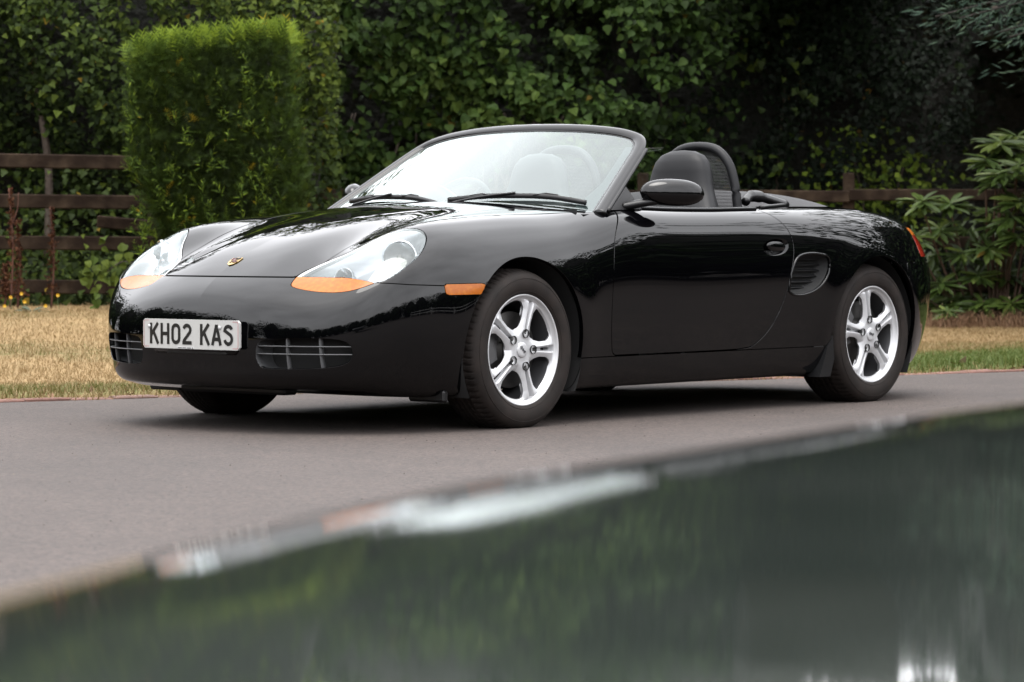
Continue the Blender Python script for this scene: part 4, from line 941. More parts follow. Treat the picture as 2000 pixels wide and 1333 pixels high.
    for y0 in (.425, .545):
        z_ = np.linspace(.24, .365, 20); MB().tube(surf_x(np.full(20, s*y0), z_)+[.020, 0, 0], .0045, 8, flat=.012, up=(1, 0, 0)).build('intake_bar', GREYBAR, ig)
    # wheel housings
    for (cx, cz, R_) in (ARF, ARR):
        g = [[(cx+(R_+.006)*math.cos(t), s*yv, cz+(R_+.006)*math.sin(t)) for yv in (.835, .62, .45)] for t in np.linspace(-.5, math.pi+.5, 40)]
        wl_ = MB().grid(g)
        wl_.grid([[(cx+rr*math.cos(t), s*.45, cz+rr*math.sin(t)) for rr in (.01, R_+.006)] for t in np.linspace(-.5, math.pi+.5, 40)])
        wl_.build('wheel_housing', DARK, car)
    # mud flap ahead of the rear wheel
    fp = np.array([(2.03, .25), (2.075, .30), (2.085, .20), (2.055, .125), (1.97, .125), (2.0, .18)])
    mb = MB(); n = len(fp); V = [(x, s*.872, z) for x, z in fp]+[(x, s*.80, z) for x, z in fp]
    mb.add(V, [tuple(range(n)), tuple(range(2*n-1, n-1, -1))]+[(i, (i+1) % n, n+(i+1) % n, n+i) for i in range(n)])
    mb.build('mud_flap', PLASTIC, car, smooth=False)
    # strake ahead of the front wheel
    mb = MB(); mb.box((-.40, s*.70, .135), (.03, .18, .045), bev=.008); mb.build('air_deflector', PLASTIC, car, smooth=False)
MB().box((-.70, 0, .150), (.08, .56, .03), bev=.01).build('lower_valance', PLASTIC, car, smooth=False)

# ---------------------------------------------------------------- windscreen and frame
def wx(z): return .60+1.6*(z-.835)
def wy(z): return .745-.46*(z-.835)
def G(y, z): return wx(z)-(.2-.24*(z-.835))*(1-(y/wy(z))**2)
path = [(wx(z), -wy(z), z) for z in np.linspace(.825, 1.07, 10)]
hy = [(-.612, 1.107), (-.575, 1.135), (-.52, 1.153), (-.44, 1.168), (-.3, 1.182), (-.15, 1.189), (0, 1.191)]
path += [(G(y, z), y, z) for y, z in hy]
path = catmull(path, 4); path = np.concatenate([path, path[:-1][::-1]*[1, -1, 1]])
gn = np.array([-.52, 0, .85]); ups = np.array([gn+[0, .25*np.sign(q[1])*min(1, abs(q[1])/.6), 0] for q in path]); ups /= np.linalg.norm(ups, axis=1, keepdims=True)
wf = MB().tube(path, .026, 14, flat=.013, up=ups).build('windscreen_frame', PAINT, car)
inn = path.copy(); inn[:, 1] *= .965; inn += np.array([-.012, 0, -.014])*np.clip((np.abs(path[:, 1:2]) < .60), .25, 1)
MB().tube(inn+ups*.004, .012, 8, flat=.007, up=ups).build('windscreen_seal', TRIMB, wf)
sl = path[:44]
for s in (-1, 1):
    q = np.array([(wx(z)+.022, s*(wy(z)+.018), z+.004) for z in np.linspace(.83, 1.085, 20)])
    MB().tube(q, .011, 8, flat=.008).build('window_seal', PLASTIC, wf)
gz = np.linspace(.80, 1.19, 36); gl = []
hz_ = np.array(hy)
for z in gz:
    ym = wy(z) if z < 1.107 else np.interp(z, hz_[:, 1], -hz_[:, 0])
    ym = max(ym-.008, .004); gl.append([(G(y, z)+.002, y, z) for y in np.linspace(ym, -ym, 41)])
MB().grid(gl).build('windscreen', GLASS, wf)
# dark shade print round the pane
for s in (-1, 1):
    g = [[(G(s*y, z)+.006, s*y, z) for y in (wy(z)-.065-.05*max(0, (.95-z)/.12), wy(z)-.01)] for z in np.linspace(.81, 1.10, 14)]
    MB().grid(g).build('pane_border', mat('pane_print', (.02, .02, .024), .5), wf)
# cowl below the glass and wipers
cw = [[(G(y, .84)-.10+t*.16, y, .848+.010*math.cos(y*2)-t*.02+.004) for t in (0, .5, 1)] for y in np.linspace(-.42, .42, 30)]
MB().grid(cw).build('cowl', PLASTIC, car)
for (y0, y1, y2) in ((-.10, -.36, -.67), (.50, .30, -.02)):
    zb_ = .862
    def wp(y, z, off): return np.array([G(y, z)-off, y, z+off*.35])
    blade = catmull([wp(y1+.30, .875, .016), wp((y1+y1+.3)/2, .888, .018), wp(y1, .890, .019), wp((y1+y2)/2, .884, .018), wp(y2, .862, .014)], 6)
    wpn = MB().tube(blade, .006, 6, flat=.012).build('wiper', PLASTIC, car)
    arm = catmull([wp(y0+.02, .858, .02), wp(y0-.12, .880, .034), wp(y1, .897, .034)], 6)
    MB().tube(arm, .008, 6, flat=.005).build('wiper_arm', PLASTIC, wpn)
    for yy_ in (y1+.15, y1-.13): MB().tube([wp(yy_-.05, .889, .026), wp(yy_, .895, .03), wp(yy_+.05, .889, .026)], .004, 5).build('wiper_bracket', PLASTIC, wpn)

# ---------------------------------------------------------------- mirrors
for s in (-1, 1):
    g = []
    c0 = np.array([.908, s*.868, .906]); axx = np.array([.21, s*.16, .0]); L_ = np.linalg.norm(axx)/2; axx /= np.linalg.norm(axx)
    cr_ = np.array([-axx[1]*s, axx[0]*s, 0])*-1
    for a in np.linspace(-1, 1, 25):
        w = max(0, 1-abs(a)**2.5)**.5; row = []
        for t in np.linspace(0, 2*math.pi, 28, endpoint=False):
            ct, st = math.cos(t), math.sin(t)
            row.append(c0+axx*a*L_*1.03+cr_*(.052*w*ct)+np.array([0, 0, 1])*(.058*w*st*(1 if st > 0 else .92)-.007*(a+1)*.5+.004))
        g.append(row)
    mr = MB().grid(g, True).build('wing_mirror', PAINT, car)
    ft = MB(); tri = np.array([(.655, .838), (.80, .962), (.85, .842)]); V = [(x, s*(wy(z)+.004+.012*(1 if k == 2 else 0)), z) for k, (x, z) in enumerate(tri)]+[(x, s*(wy(z)-.03), z) for x, z in tri]
    ft.add(V, [(0, 1, 2), (5, 4, 3), (0, 3, 4, 1), (1, 4, 5, 2), (2, 5, 3, 0)]).build('mirror_sail', PLASTIC, mr, smooth=False)
    MB().tube(catmull([(.76, s*.725, .852), (.80, s*.765, .862), (.84, s*.81, .872), (.88, s*.85, .88)], 5), [.030]*15+[.02], 12, flat=.017).build('mirror_arm', PLASTIC, mr)

# ---------------------------------------------------------------- interior
tub = MB()
gx = np.linspace(.5, 1.75, 12)
tub.grid([[(x, y, .30 if abs(y) < .69 else .82) for y in (-.735, -.70, 0, .70, .735)] for x in gx])
tub.grid([[(1.75, y, z) for y in (-.73, 0, .73)] for z in (.30, .84)])
tub.grid([[(.5, y, z) for y in (-.70, 0, .70)] for z in (.30, .84)])
tub.build('cabin_tub', PLASTIC, car, smooth=False)
db = [[(x, y, z+.02*math.cos(y*2.2)) for y in np.linspace(-.66, .66, 24)] for x, z in ((.66, .80), (.70, .832), (.78, .84), (.88, .82), (.92, .76), (.88, .62), (.82, .5))]
da = MB().grid(db).build('dashboard', LEATHER, car)
ih = MB(); ih.tube(catmull([(.80, .20, .86), (.79, .27, .905), (.78, .37, .925), (.79, .47, .905), (.80, .54, .86)], 6), .05, 10, flat=.04); ih.build('instrument_hood', LEATHER, da)
sw = MB(); cS = np.array([1.02, .37, .80]); ex, ey = np.array([.35, 0, .937]), np.array([0, 1., 0])
sw.tube([cS+.185*(ex*math.cos(t)+ey*math.sin(t)) for t in np.linspace(0, 2*math.pi, 40, endpoint=False)], .015, 10, closed=True)
for t in (0.1, 2.1, 4.1): sw.tube([cS+[-.02, 0, 0], cS+.18*(ex*math.sin(t)+ey*math.cos(t))], .018, 6, flat=.01)
sw.box(cS+[-.02, 0, 0], (.05, .13, .13), bev=.02); sw.tube([cS+[-.03, 0, 0], cS+[-.2, 0, -.07]], .03, 8)
sw.build('steering_wheel', LEATHER, car)
def seat(y0):
    g = []
    # backrest with built-in head rest: (z, x front, x back, half width)
    for z, xf, xb, w in ((.40, 1.36, 1.50, .24), (.50, 1.36, 1.52, .255), (.62, 1.40, 1.56, .262), (.74, 1.45, 1.60, .255), (.84, 1.50, 1.635, .225), (.91, 1.535, 1.655, .180), (.96, 1.55, 1.668, .158), (1.01, 1.558, 1.675, .148), (1.05, 1.565, 1.675, .132), (1.08, 1.578, 1.668, .105), (1.098, 1.60, 1.65, .06), (1.102, 1.622, 1.628, .01)):
        row = []
        for t in np.linspace(0, 2*math.pi, 32, endpoint=False):
            ct, st = math.cos(t), math.sin(t); cc = np.sign(ct)*abs(ct)**.7; ss = np.sign(st)*abs(st)**.75
            xm, hx = (xf+xb)/2, (xb-xf)/2; bol = .05*max(0, 1-abs(z-.65)/.28)*abs(ss)**3
            row.append((xm+hx*cc-(bol if cc < 0 else 0), y0+w*ss, z))
        g.append(row)
    st_ = MB().grid(g, True).build('seat', LEATHER, car)
    g = [[(x, y0+.24*y, z-.03*(1-abs(y)**3)-.05*(abs(y) > .99)) for y in np.linspace(-1, 1, 13)] for x, z in ((1.45, .44), (1.3, .43), (1.1, .45), (1.0, .46), (.97, .42), (.97, .32))]
    MB().grid(g).build('seat_cushion', LEATHER, st_)
    MB().tube(catmull([(1.66, y0-.09, 1.0), (1.675, y0-.10, .93), (1.68, y0-.11, .86)], 5), .008, 6).build('belt_guide', CHROME, st_)
for y0 in (-.395, .395): seat(y0)
HOOPX = 1.75
for s in (-1, 1):
    hp = catmull([(HOOPX, s*.595, .80), (HOOPX, s*.59, .87), (HOOPX, s*.573, .96), (HOOPX, s*.54, 1.045), (HOOPX, s*.475, 1.105), (HOOPX, s*.375, 1.122), (HOOPX, s*.275, 1.105), (HOOPX, s*.21, 1.045), (HOOPX, s*.177, .96), (HOOPX, s*.16, .87), (HOOPX, s*.155, .80)], 6)
    hp[:, 0] += (hp[:, 2]-.80)*.04
    ho = MB().tube(hp, .0205, 14).build('roll_hoop', LEATHER, car)
    # fine net inside the hoop
    net = MB()
    for z in np.arange(.86, 1.10, .0062):
        ys = [abs(q[1]) for q in hp if abs(q[2]-z) < .03]; k = np.interp(z, [.80, .87, .96, 1.045, 1.105], [.60, .59, .573, .54, .475]); k2 = np.interp(z, [.80, .87, .96, 1.045, 1.105], [.155, .16, .177, .21, .275])
        net.tube([(HOOPX+.01, s*k2, z), (HOOPX+.01, s*k, z)], .0017, 4, cap=False)
    net.build('hoop_net', TRIMB, ho)
wd = MB(); gq = [[(HOOPX+.02+(z-.8)*.04, y, z) for y in np.linspace(-.165, .165, 5)] for z in np.linspace(.84, 1.118, 6)]
wd.grid(gq).build('wind_deflector', glass_mat('deflector_glass', (.86, .88, .88), 0., 1.), car)
MB().tube([(HOOPX+.033, y, 1.12) for y in (-.17, 0, .17)], .0012, 6).build('deflector_edge', STEEL, car)
# folded soft top under its rim, behind the hoops
FAB = mat('hood_fabric', (.014, .014, .016), .75, bump=(400, .3, .002))
dm = []
for k in np.linspace(0, 1, 10):
    row = []
    for t in np.linspace(0, 2*math.pi, 48, endpoint=False):
        rr = k; cx_, cy_ = 2.28, 0.
        x = cx_+.40*rr*np.sign(math.cos(t))*abs(math.cos(t))**.8; y = cy_+.63*rr*np.sign(math.sin(t))*abs(math.sin(t))**.75
        row.append((x, y, .862+.088*(1-rr**3)*(1-.15*((x-1.95)/.4))))
    dm.append(row)
st_ob = MB().grid(dm, True).build('folded_soft_top', FAB, car)
rm = surf_z(COCK[:, 0], COCK[:, 1]); rm = rm[(COCK[:, 0] > 1.72)]; k0 = np.argmin([q[1] for q in rm[:1]])
MB().tube(rm+[0, 0, .004], .012, 8, flat=.008).build('soft_top_seal', PLASTIC, st_ob)
for s in (-1, 1):
    MB().tube(catmull([(1.80, s*.60, .88), (1.86, s*.585, .905), (1.93, s*.60, .90), (2.05, s*.64, .868)], 6), [.02]*6+[.026]*6+[.02]*7, 10).build('hinge_cover', TRIMB, st_ob)

# ---------------------------------------------------------------- wheels
def wheel_parts():
    """face of the alloy wheel in the x-z plane, outside towards -y"""
    nr, nt = 64, 400
    rs = np.concatenate([np.linspace(.012, .19, 46), np.linspace(.192, .2165, 18)]); nr = len(rs)
    th = 2*np.pi*np.arange(nt)/nt
    Rr, Th = np.meshgrid(rs, th, indexing='ij')
    ph = (Th+math.pi/5) % (2*math.pi/5)-math.pi/5            # angle from the nearest spoke axis
    t_ = Rr*np.sin(ph)                                       # metres across the spoke
    base = np.interp(Rr, [0, .03, .05, .08, .12, .17, .188, .196, .203, .207, .212, .2165], [-.010, -.010, -.011, -.012, -.011, -.010, -.011, -.014, -.008, .0005, .002, -.003])
    hw = np.interp(Rr, [.03, .06, .09, .12, .16, .19, .20], [.050, .041, .0315, .0275, .0305, .0455, .053])
    sp = np.clip(1-(np.abs(t_)/hw)**2, -1.5, 1); inner = sst((.196-Rr)/.012)
    out = base+inner*sst((Rr-.045)/.03)*.010*(sp-.6)
    gw = np.interp(Rr, [.06, .10, .15, .2], [.006, .0065, .009, .011]); gv = np.exp(-(t_/gw)**4)*sst((Rr-.062)/.014)*sst((.199-Rr)/.008); out = out-.020*gv
    V = np.stack([Rr*np.cos(Th), -out, Rr*np.sin(Th)], -1).reshape(-1, 3)
    i, j = np.meshgrid(np.arange(nr-1), np.arange(nt), indexing='ij'); i, j = i.ravel(), j.ravel(); j2 = (j+1) % nt
    a, b, c, e = i*nt+j, i*nt+j2, (i+1)*nt+j2, (i+1)*nt+j
    T = np.concatenate([np.stack([a, b, c], 1), np.stack([a, c, e], 1)])
    # outward is -y
    if np.cross(V[T[0, 1]]-V[T[0, 0]], V[T[0, 2]]-V[T[0, 0]])[1] > 0: T = T[:, ::-1].copy()
    r, tt, w = Rr.ravel(), np.abs(t_).ravel(), hw.ravel()
    sm = lambda a_, b_, k: .5*(a_+b_+np.sqrt((a_-b_)**2+k*k))
    win = sm(sm(w-tt, r-.190, .010), .080-r, .014)
    slt = sm(sm(tt-.0052, .132-r, .004), r-.187, .004); M = clip((V, renorm(V, T), T), np.maximum(-win, -slt))
    M2 = flange(M, .022, keep=lambda P: np.hypot(P[:, 0], P[:, 2]) < .205)
    slot = None
    return M2
WM = wheel_parts(); wheel_me = me_data('wheel', WM[0], WM[2], SILVER, N=WM[1])
brl = MB().lathe([(.2165, .003), (.2145, .010), (.205, .012), (.198, .022), (.190, .05), (.178, .09), (.176, .17), (.205, .19), (.215, .2)], 96)
barrel_me = me_data('barrel', brl.V, brl.F, mat('barrel_alloy', (.06, .06, .063), .5, metal=.6))
def tyre_mesh(wd):
    prof = np.array([(.212, .008), (.2145, -.001), (.222, -.007), (.236, -.0115), (.252, -.0135), (.268, -.0125), (.281, -.0085), (.291, -.001), (.2985, .009), (.3035, .019), (.3065, .030), (.3085, .042)])
    n_in = 26; ys = np.linspace(.042, wd-.042-.012, n_in)[1:-1]; mid = np.stack([np.full(len(ys), .3115), ys], 1)
    for k, y in enumerate(ys):
        u = (y-.042)/(wd-.096)
        if min(abs(u-.2), abs(u-.42), abs(u-.62), abs(u-.82)) < .028: mid[k, 0] -= .007
    q = prof[::-1].copy(); q[:, 1] = wd-.012-q[:, 1]
    prof = np.concatenate([prof, mid, q]); k = len(prof); nt = 420
    th = 2*np.pi*np.arange(nt)/nt; V = np.zeros((nt, k, 3)); r = np.tile(prof[:, 0], (nt, 1)); h = np.tile(prof[:, 1], (nt, 1))
    # tread blocks: cross grooves
    tread = (prof[:, 0] > .3)
    g = ((th[:, None]*70/(2*np.pi)+prof[None, :, 1]*9) % 1 < .17)
    edge = (prof[:, 0] > .300) & (np.abs(prof[:, 1]-(wd-.012)/2) > (wd-.012)/2-.085)
    r = r-np.where(g & edge[None], .0055, 0)
    V[..., 0] = r*np.cos(th)[:, None]; V[..., 1] = h; V[..., 2] = r*np.sin(th)[:, None]
    low = V[..., 2] < -.2983; dz = -.2983-V[..., 2]
    V[..., 2] = np.maximum(V[..., 2], -.2983)
    i, j = np.meshgrid(np.arange(nt), np.arange(k-1), indexing='ij'); i, j = i.ravel(), j.ravel(); i2 = (i+1) % nt
    Fq = np.stack([i*k+j, i2*k+j, i2*k+j+1, i*k+j+1], 1)
    me = me_data('tyre', V.reshape(-1, 3), Fq, RUBBER); return me
tyre_f, tyre_r = tyre_mesh(.205), tyre_mesh(.225)
tring = MB()
for r_ in (.2255, .274): tring.tube([(r_*math.cos(t), -.0085 if r_ < .25 else -.0112, r_*math.sin(t)) for t in np.linspace(0, 2*math.pi, 120, endpoint=False)], .0012, 5, closed=True)
ring_me = me_data('sidewall_ring', tring.V, tring.F, RUBBER)
bolt_b = MB().lathe([(.0005, -.004), (.006, -.004), (.007, .0), (.0105, .001), (.0115, -.003), (.014, -.0035), (.0145, .010)], 16); bolt_me = me_data('bolt', bolt_b.V, bolt_b.F, STEEL)
pk = MB().lathe([(.001, .006), (.0165, .006), (.0168, -.012)], 20); pocket_me = me_data('bolt_pocket', pk.V, pk.F, mat('bolt_recess', (.025, .025, .025), .5))
cb = MB().lathe([(.0005, -.0035), (.02, -.003), (.028, -.0015), (.030, .0005), (.0305, .006)], 40); cap_me = me_data('centre_cap', cb.V, cb.F, SILVER)
SH = np.array([(-.0, -.024), (.010, -.018), (.0165, -.006), (.018, .008), (.0165, .018), (.009, .0165), (0, .020), (-.009, .0165), (-.0165, .018), (-.018, .008), (-.0165, -.006), (-.010, -.018)])
def shield(scale, parts, thick=.001):
    """crest: an outer shield, quarter fields with bars and a small centre shield; parts choose what is returned"""
    mb = MB(); P = SH*scale; n = len(P)
    if parts == 'base':
        mb.add([(x, 0, z) for x, z in P]+[(x, thick, z) for x, z in P], [tuple(range(n))]+[(i, (i+1) % n, n+(i+1) % n, n+i) for i in range(n)])
    if parts == 'bars':
        for sx, sz in ((1, -1), (-1, 1)):
            for k in range(3):
                x0 = sx*(.0025+.0045*k)*scale; z0 = sz*.0065*scale-.000*scale
                mb.box((x0+sx*.001*scale, -thick*.4, z0+.001*scale), (.0024*scale, thick, (.011-.0025*k*(1 if sz < 0 else 0))*scale))
        mb.box((0, -thick*.6, .001*scale), (.008*scale, thick, .009*scale))
    if parts == 'band':
        mb.box((0, -thick*.5, .0135*scale), (.026*scale, thick, .0035*scale))
        for sx, sz in ((-1, -1), (1, 1)):
            for k in range(2): mb.box((sx*.007*scale+.002*k*scale, -thick*.4, sz*.007*scale+(k-.5)*.004*scale), (.006*scale, thick, .0018*scale))
    return mb
crest_w = shield(1.15, 'bars'); crest_w.F += []
cap_crest = me_data('cap_crest', crest_w.V, crest_w.F, mat('crest_dark', (.04, .04, .045), .4), smooth=False)
bd = MB().lathe([(.02, .055), (.075, .05), (.076, .068), (.145, .068), (.148, .07), (.148, .092), (.05, .095)], 64); disc_me = me_data('brake_disc', bd.V, bd.F, STEEL)
cl = MB()
cl.grid([[((rr)*math.cos(t), yv, rr*math.sin(t)) for rr, yv in ((.10, .052), (.155, .050), (.166, .06), (.166, .11))] for t in np.linspace(2.3, 3.5, 12)])
cal_me = me_data('brake_caliper', cl.V, cl.F, mat('caliper_grey', (.07, .07, .072), .45))
for (cx, yo, ty, rot, st) in ((0., .836, tyre_f, 0., 0.), (2.415, .853, tyre_r, math.radians(26.8), 0.)):
    for s in (-1, 1):
        w = link(bpy.data.objects.new('wheel', wheel_me), car); w.location = (cx, s*yo, .2985)
        w.rotation_euler = (0, -rot if s < 0 else rot, 0 if s < 0 else math.pi)
        def sub(me, ry=0, loc=(0, 0, 0)):
            o = link(bpy.data.objects.new(me.name.split('.')[0], me), w); o.location = loc; o.rotation_euler = (0, ry, 0); return o
        sub(ty, rot if s < 0 else -rot); sub(barrel_me); sub(ring_me); sub(disc_me); sub(cal_me, rot); sub(cap_me, 0, (0, .006, 0)); sub(cap_crest, 0, (0, .0025, 0))
        for k in range(5):
            a = 2*math.pi*k/5; sub(bolt_me, 0, (.066*math.cos(a), .014, .066*math.sin(a))); sub(pocket_me, 0, (.066*math.cos(a), .0145, .066*math.sin(a)))

# ---------------------------------------------------------------- badge and number plate
bc = np.array([-.718, 0., .636]); bc = onto(bc[None])[0]; bn = grad(bc[None])[0]
bz_ = np.array([bn[2], 0, -bn[0]])*-1; bz_ = np.array([bn[2]*-1, 0, bn[0]]) if bn[2] < 0 else np.array([-bn[2]*-1, 0, bn[0]*-1])
bz_ = np.array([bn[2], 0, -bn[0]]); bz_ /= np.linalg.norm(bz_)
Rb = np.stack([np.array([0, -1., 0]), -bn, bz_], 1)
badge = None
for part, m_ in (('base', mat('badge_gold', (.42, .28, .10), .25, metal=.85)), ('bars', mat('badge_dark', (.06, .006, .006), .3)), ('band', mat('badge_black', (.01, .01, .01), .3))):
    sb = shield(1.45, part, .0022); o = mk({'base': 'bonnet_badge', 'bars': 'badge_bars', 'band': 'badge_lettering_band'}[part], np.array(sb.V)@Rb.T+bc+bn*.003, sb.F, m_, badge or car, smooth=False)
    if part == 'base': badge = o

PLX, PLZ = -.953, .3655
def plate_pt(u, v, off=0.):      # u to the plate's reading right (-y), v up; slight wrap
    return np.stack([PLX+.10*np.asarray(u)**2-off, .004-.985*np.asarray(u), PLZ+np.asarray(v)], -1)
def rrect(w, h, r, n=6):
    P = []
    for cx_, cz_, a0 in ((w/2-r, h/2-r, 0), (-w/2+r, h/2-r, 90), (-w/2+r, -h/2+r, 180), (w/2-r, -h/2+r, 270)):
        for k in range(n): t = math.radians(a0+90*k/(n-1)); P.append((cx_+r*math.cos(t), cz_+r*math.sin(t)))
    return np.array(P)
WHITE = mat('plate_white', (.36, .36, .35), .35, coat=.3)
gu, gv = np.linspace(-.26, .26, 27), np.linspace(-.0555, .0555, 5)
pm = MB(); OUT = rrect(.52, .111, .010)
ring_ = [plate_pt(OUT[:, 0]*k, OUT[:, 1]*k, .0) for k in (1., .99)]
mid_rows = []
for k in np.linspace(1, 0, 12):
    mid_rows.append(plate_pt(OUT[:, 0]*1.0, OUT[:, 1]*k, .004))
bk = plate_pt(OUT[:, 0], OUT[:, 1], 0)
# the face as strips across the plate
fs = []
for u in np.linspace(-.26, .26, 53):
    hv = .0555-max(0, (.010-math.sqrt(max(0, .010**2-max(0, abs(u)-.25)**2)))); fs.append([plate_pt(u, v, .004) for v in np.linspace(-hv, hv, 5)])
pm.grid(fs); edge_f = [f[0] for f in fs]+[f[-1] for f in fs[::-1]]; edge_f = np.array(edge_f)
pm.grid(np.stack([edge_f, edge_f+[.010, 0, 0]], 0), True)
plate = pm.build('number_plate', WHITE, car, smooth=False)
def stroke(P, w, off, closed=False):
    """flat ribbon of width w along a polyline on the plate, mitred"""
    P = np.array(P, float); k = len(P); L, R_ = [], []
    for i in range(k):
        a = P[i]-P[i-1] if (i > 0 or closed) else P[1]-P[0]; b = P[(i+1) % k]-P[i] if (i < k-1 or closed) else P[i]-P[i-1]
        a = a/(np.linalg.norm(a)+1e-9); b = b/(np.linalg.norm(b)+1e-9); n1 = np.array([-a[1], a[0]]); n2 = np.array([-b[1], b[0]]); m = n1+n2
        m = m/(np.linalg.norm(m)+1e-9); q = m*(w/2)/max(.5, m@n1); L.append(P[i]+q); R_.append(P[i]-q)
    L, R_ = np.array(L), np.array(R_); V = np.concatenate([plate_pt(L[:, 0], L[:, 1], off), plate_pt(R_[:, 0], R_[:, 1], off)])
    return V, [(i, (i+1) % k, k+(i+1) % k, k+i) for i in range(k if closed else k-1)]
INK = mat('plate_ink', (.006, .006, .006), .35)
W_, H_, T_ = .050, .079, .0135
def arc(cx_, cz_, rx, rz, a0, a1, n=10): return [(cx_+rx*math.cos(math.radians(t)), cz_+rz*math.sin(math.radians(t))) for t in np.linspace(a0, a1, n)]
hw_, hh_ = W_/2-T_/2, H_/2-T_/2
GLY = {
 'K': [[(-hw_, -H_/2), (-hw_, H_/2)], [(hw_+.003, H_/2), (-hw_+.001, -.006)], [(-hw_+.014, .008), (hw_+.004, -H_/2)]],
 'H': [[(-hw_, -H_/2), (-hw_, H_/2)], [(hw_, -H_/2), (hw_, H_/2)], [(-hw_, 0), (hw_, 0)]],
 '0': [('c', arc(0, hh_-.016, hw_, .016, 0, 180, 9)+arc(0, -hh_+.016, hw_, .016, 180, 360, 9))],
 '2': [arc(0, hh_-.017, hw_, .017, 165, -5, 9)+[(hw_-.002, .008), (-hw_+.002, -hh_+.008), (-hw_, -hh_)], [(-W_/2, -hh_), (W_/2, -hh_)]],
 'A': [[(-hw_-.003, -H_/2), (0, H_/2-.002)], [(hw_+.003, -H_/2), (0, H_/2-.002)], [(-hw_+.008, -hh_+.016), (hw_-.008, -hh_+.016)]],
 'S': [arc(0, hh_-.016, hw_, .016, 15, 180, 9)+arc(0, -hh_+.018, hw_, .0185, 62, -90, 9)+arc(0, -hh_+.018, hw_, .018, -90, -170, 6)],
}
tx = -.195-.0
for ch in 'KH02 KAS':
    if ch == ' ': tx += .034; continue
    mb = MB()
    for st in GLY[ch]:
        cl_ = isinstance(st, tuple); pts = np.array(st[1] if cl_ else st); mb.add(*stroke(pts+[tx, .0005], T_, .0052+.0001*len(mb.V)/50, cl_))
    mb.build('plate_character', INK, plate, smooth=False); tx += .061
mb = MB(); mb.add(*stroke(rrect(.508, .099, .007), .0016, .0050, True)); mb.build('plate_border', mat('plate_red', (.32, .05, .06), .4), plate, smooth=False)
for u, v in ((-.222, .027), (.162, .028)):
    sc = MB().lathe([(.0005, -.003), (.006, -.003), (.0075, 0)], 14, 'x'); mk('screw_cap', np.array(sc.V)+plate_pt(u, v, .0065), sc.F, mat('screw_white', (.4, .4, .4), .3), plate)
mb = MB(); mb.box(plate_pt(-.02, -.0515, .0045), (.002, .09, .007)); mb.build('supplier_strip', mat('strip_white', (.45, .45, .45), .4), plate, smooth=False)
for k, (u, wd_) in enumerate(((-.05, .022), (-.026, .018), (.0, .022), (.019, .006))):
    mb = MB(); mb.box(plate_pt(u, -.0515, .0058), (.0012, wd_, .0026)); mb.build('supplier_print', INK, plate, smooth=False)
MB().box((PLX+.035, 0, PLZ-.03), (.05, .44, .09), bev=.012).build('plate_plinth', PAINT, car)
MB().box((PLX+.026, -.015, PLZ-.066), (.03, .32, .018), bev=.004).build('plate_holder', PLASTIC, car, smooth=False)
# ---------------------------------------------------------------- dark green car in the foreground, only its bonnet and wing reach the picture
gcar = tag(empty('foreground_car', S(.15, .9, 0)), 'dusty dark green car bonnet blurred across the foreground', 'car')
GP = attr_mat('green_paint', [(0, (.021, .027, .0235)), (1, (.031, .037, .033))], .04, spec=.75, noise=(5, .5))
MATS['green_paint'].node_tree.nodes['Principled BSDF'].inputs['Coat Weight'].default_value = .35
ang_e = [(-1500, 1600), (-700, 1370), (-300, 1252), (0, 1168), (160, 1126), (315, 1086), (500, 1041), (650, 1006), (820, 969), (1000, 935), (1180, 906), (1350, 881), (1550, 850), (1750, 821), (2000, 788), (2300, 757), (2700, 730)]
E_ = catmull([(((a_-1000)/6000)*942/(b_-457), 942/(b_-457)) for a_, b_ in ang_e], 6)
IN = np.stack([np.linspace(1.2, 3.6, len(E_)), np.linspace(-.5, 2.4, len(E_))], 1)
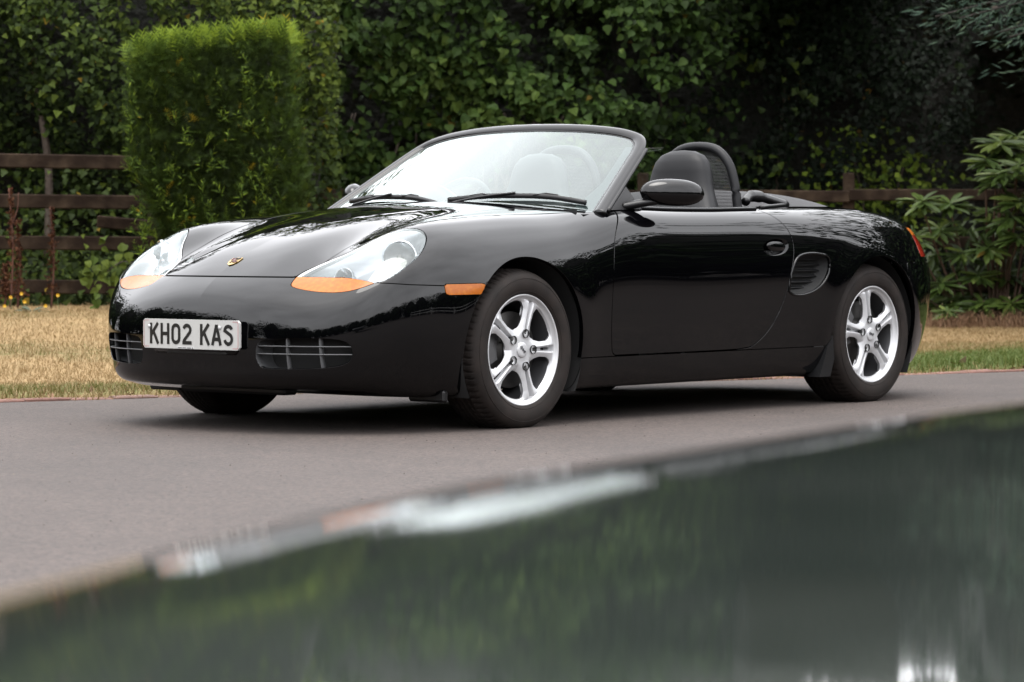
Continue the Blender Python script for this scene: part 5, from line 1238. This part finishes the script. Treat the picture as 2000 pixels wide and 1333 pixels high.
nrm2 = np.gradient(E_, axis=0); nrm2 = np.stack([-nrm2[:, 1], nrm2[:, 0]], 1); nrm2 /= np.linalg.norm(nrm2, axis=1, keepdims=True)
pxe = 1000+6000*E_[:, 0]/np.maximum(E_[:, 1], .1)
KR = np.interp(pxe, [-300, 0, 600, 1000, 2000], [1.4, 1.3, 1.08, 1.0, .85])
def roll(s, k): return .586+.015*KR[k]*(1-np.clip(1-s/.215, 0, 1)**2)-.002*np.clip(1-s/.004, 0, 1)**2
def edge_z(k): return float(roll(0., k))
go = np.array(gcar.location); rows = []; tone = []
for k in range(len(E_)):
    r = []
    for t in np.concatenate([np.linspace(0, .008, 6), np.linspace(.010, .24, 40), np.linspace(.27, 1, 18)]):
        q = E_[k]*(1-t)+IN[k]*t; r.append(S(q[0], q[1], float(roll(-(q-E_[k])@nrm2[k], k)))-go); tone.append(.5)
    rows.append(r)
rows = np.array(rows); a, b = rows.shape[:2]; i, j = np.meshgrid(np.arange(a-1), np.arange(b-1), indexing='ij'); i, j = i.ravel(), j.ravel()
Fq = np.stack([i*b+j, i*b+j+1, (i+1)*b+j+1, (i+1)*b+j], 1)
mk('bonnet', rows.reshape(-1, 3), Fq, GP, gcar, attr=np.array(tone))
# wing below the edge
wr = np.array([[S(E_[k][0]+nrm2[k][0]*o_, E_[k][1]+nrm2[k][1]*o_, z)-go for o_, z in ((.0, edge_z(k)-.0005), (.006, edge_z(k)-.006), (.012, edge_z(k)-.018), (.030, .55), (.06, .46), (.065, .36), (.045, .26), (.0, .19))] for k in range(len(E_))])
a, b = wr.shape[:2]; i, j = np.meshgrid(np.arange(a-1), np.arange(b-1), indexing='ij'); i, j = i.ravel(), j.ravel()
mk('wing', wr.reshape(-1, 3), np.stack([i*b+j, i*b+j+1, (i+1)*b+j+1, (i+1)*b+j], 1), GP, gcar, attr=np.full(a*b, .5))
tw = link(bpy.data.objects.new('wheel', wheel_me), gcar); tw.location = S(.35, 1.75, .2985)-go; tw.rotation_euler = (0, 0, math.radians(160))
to = link(bpy.data.objects.new('tyre', tyre_f), tw)
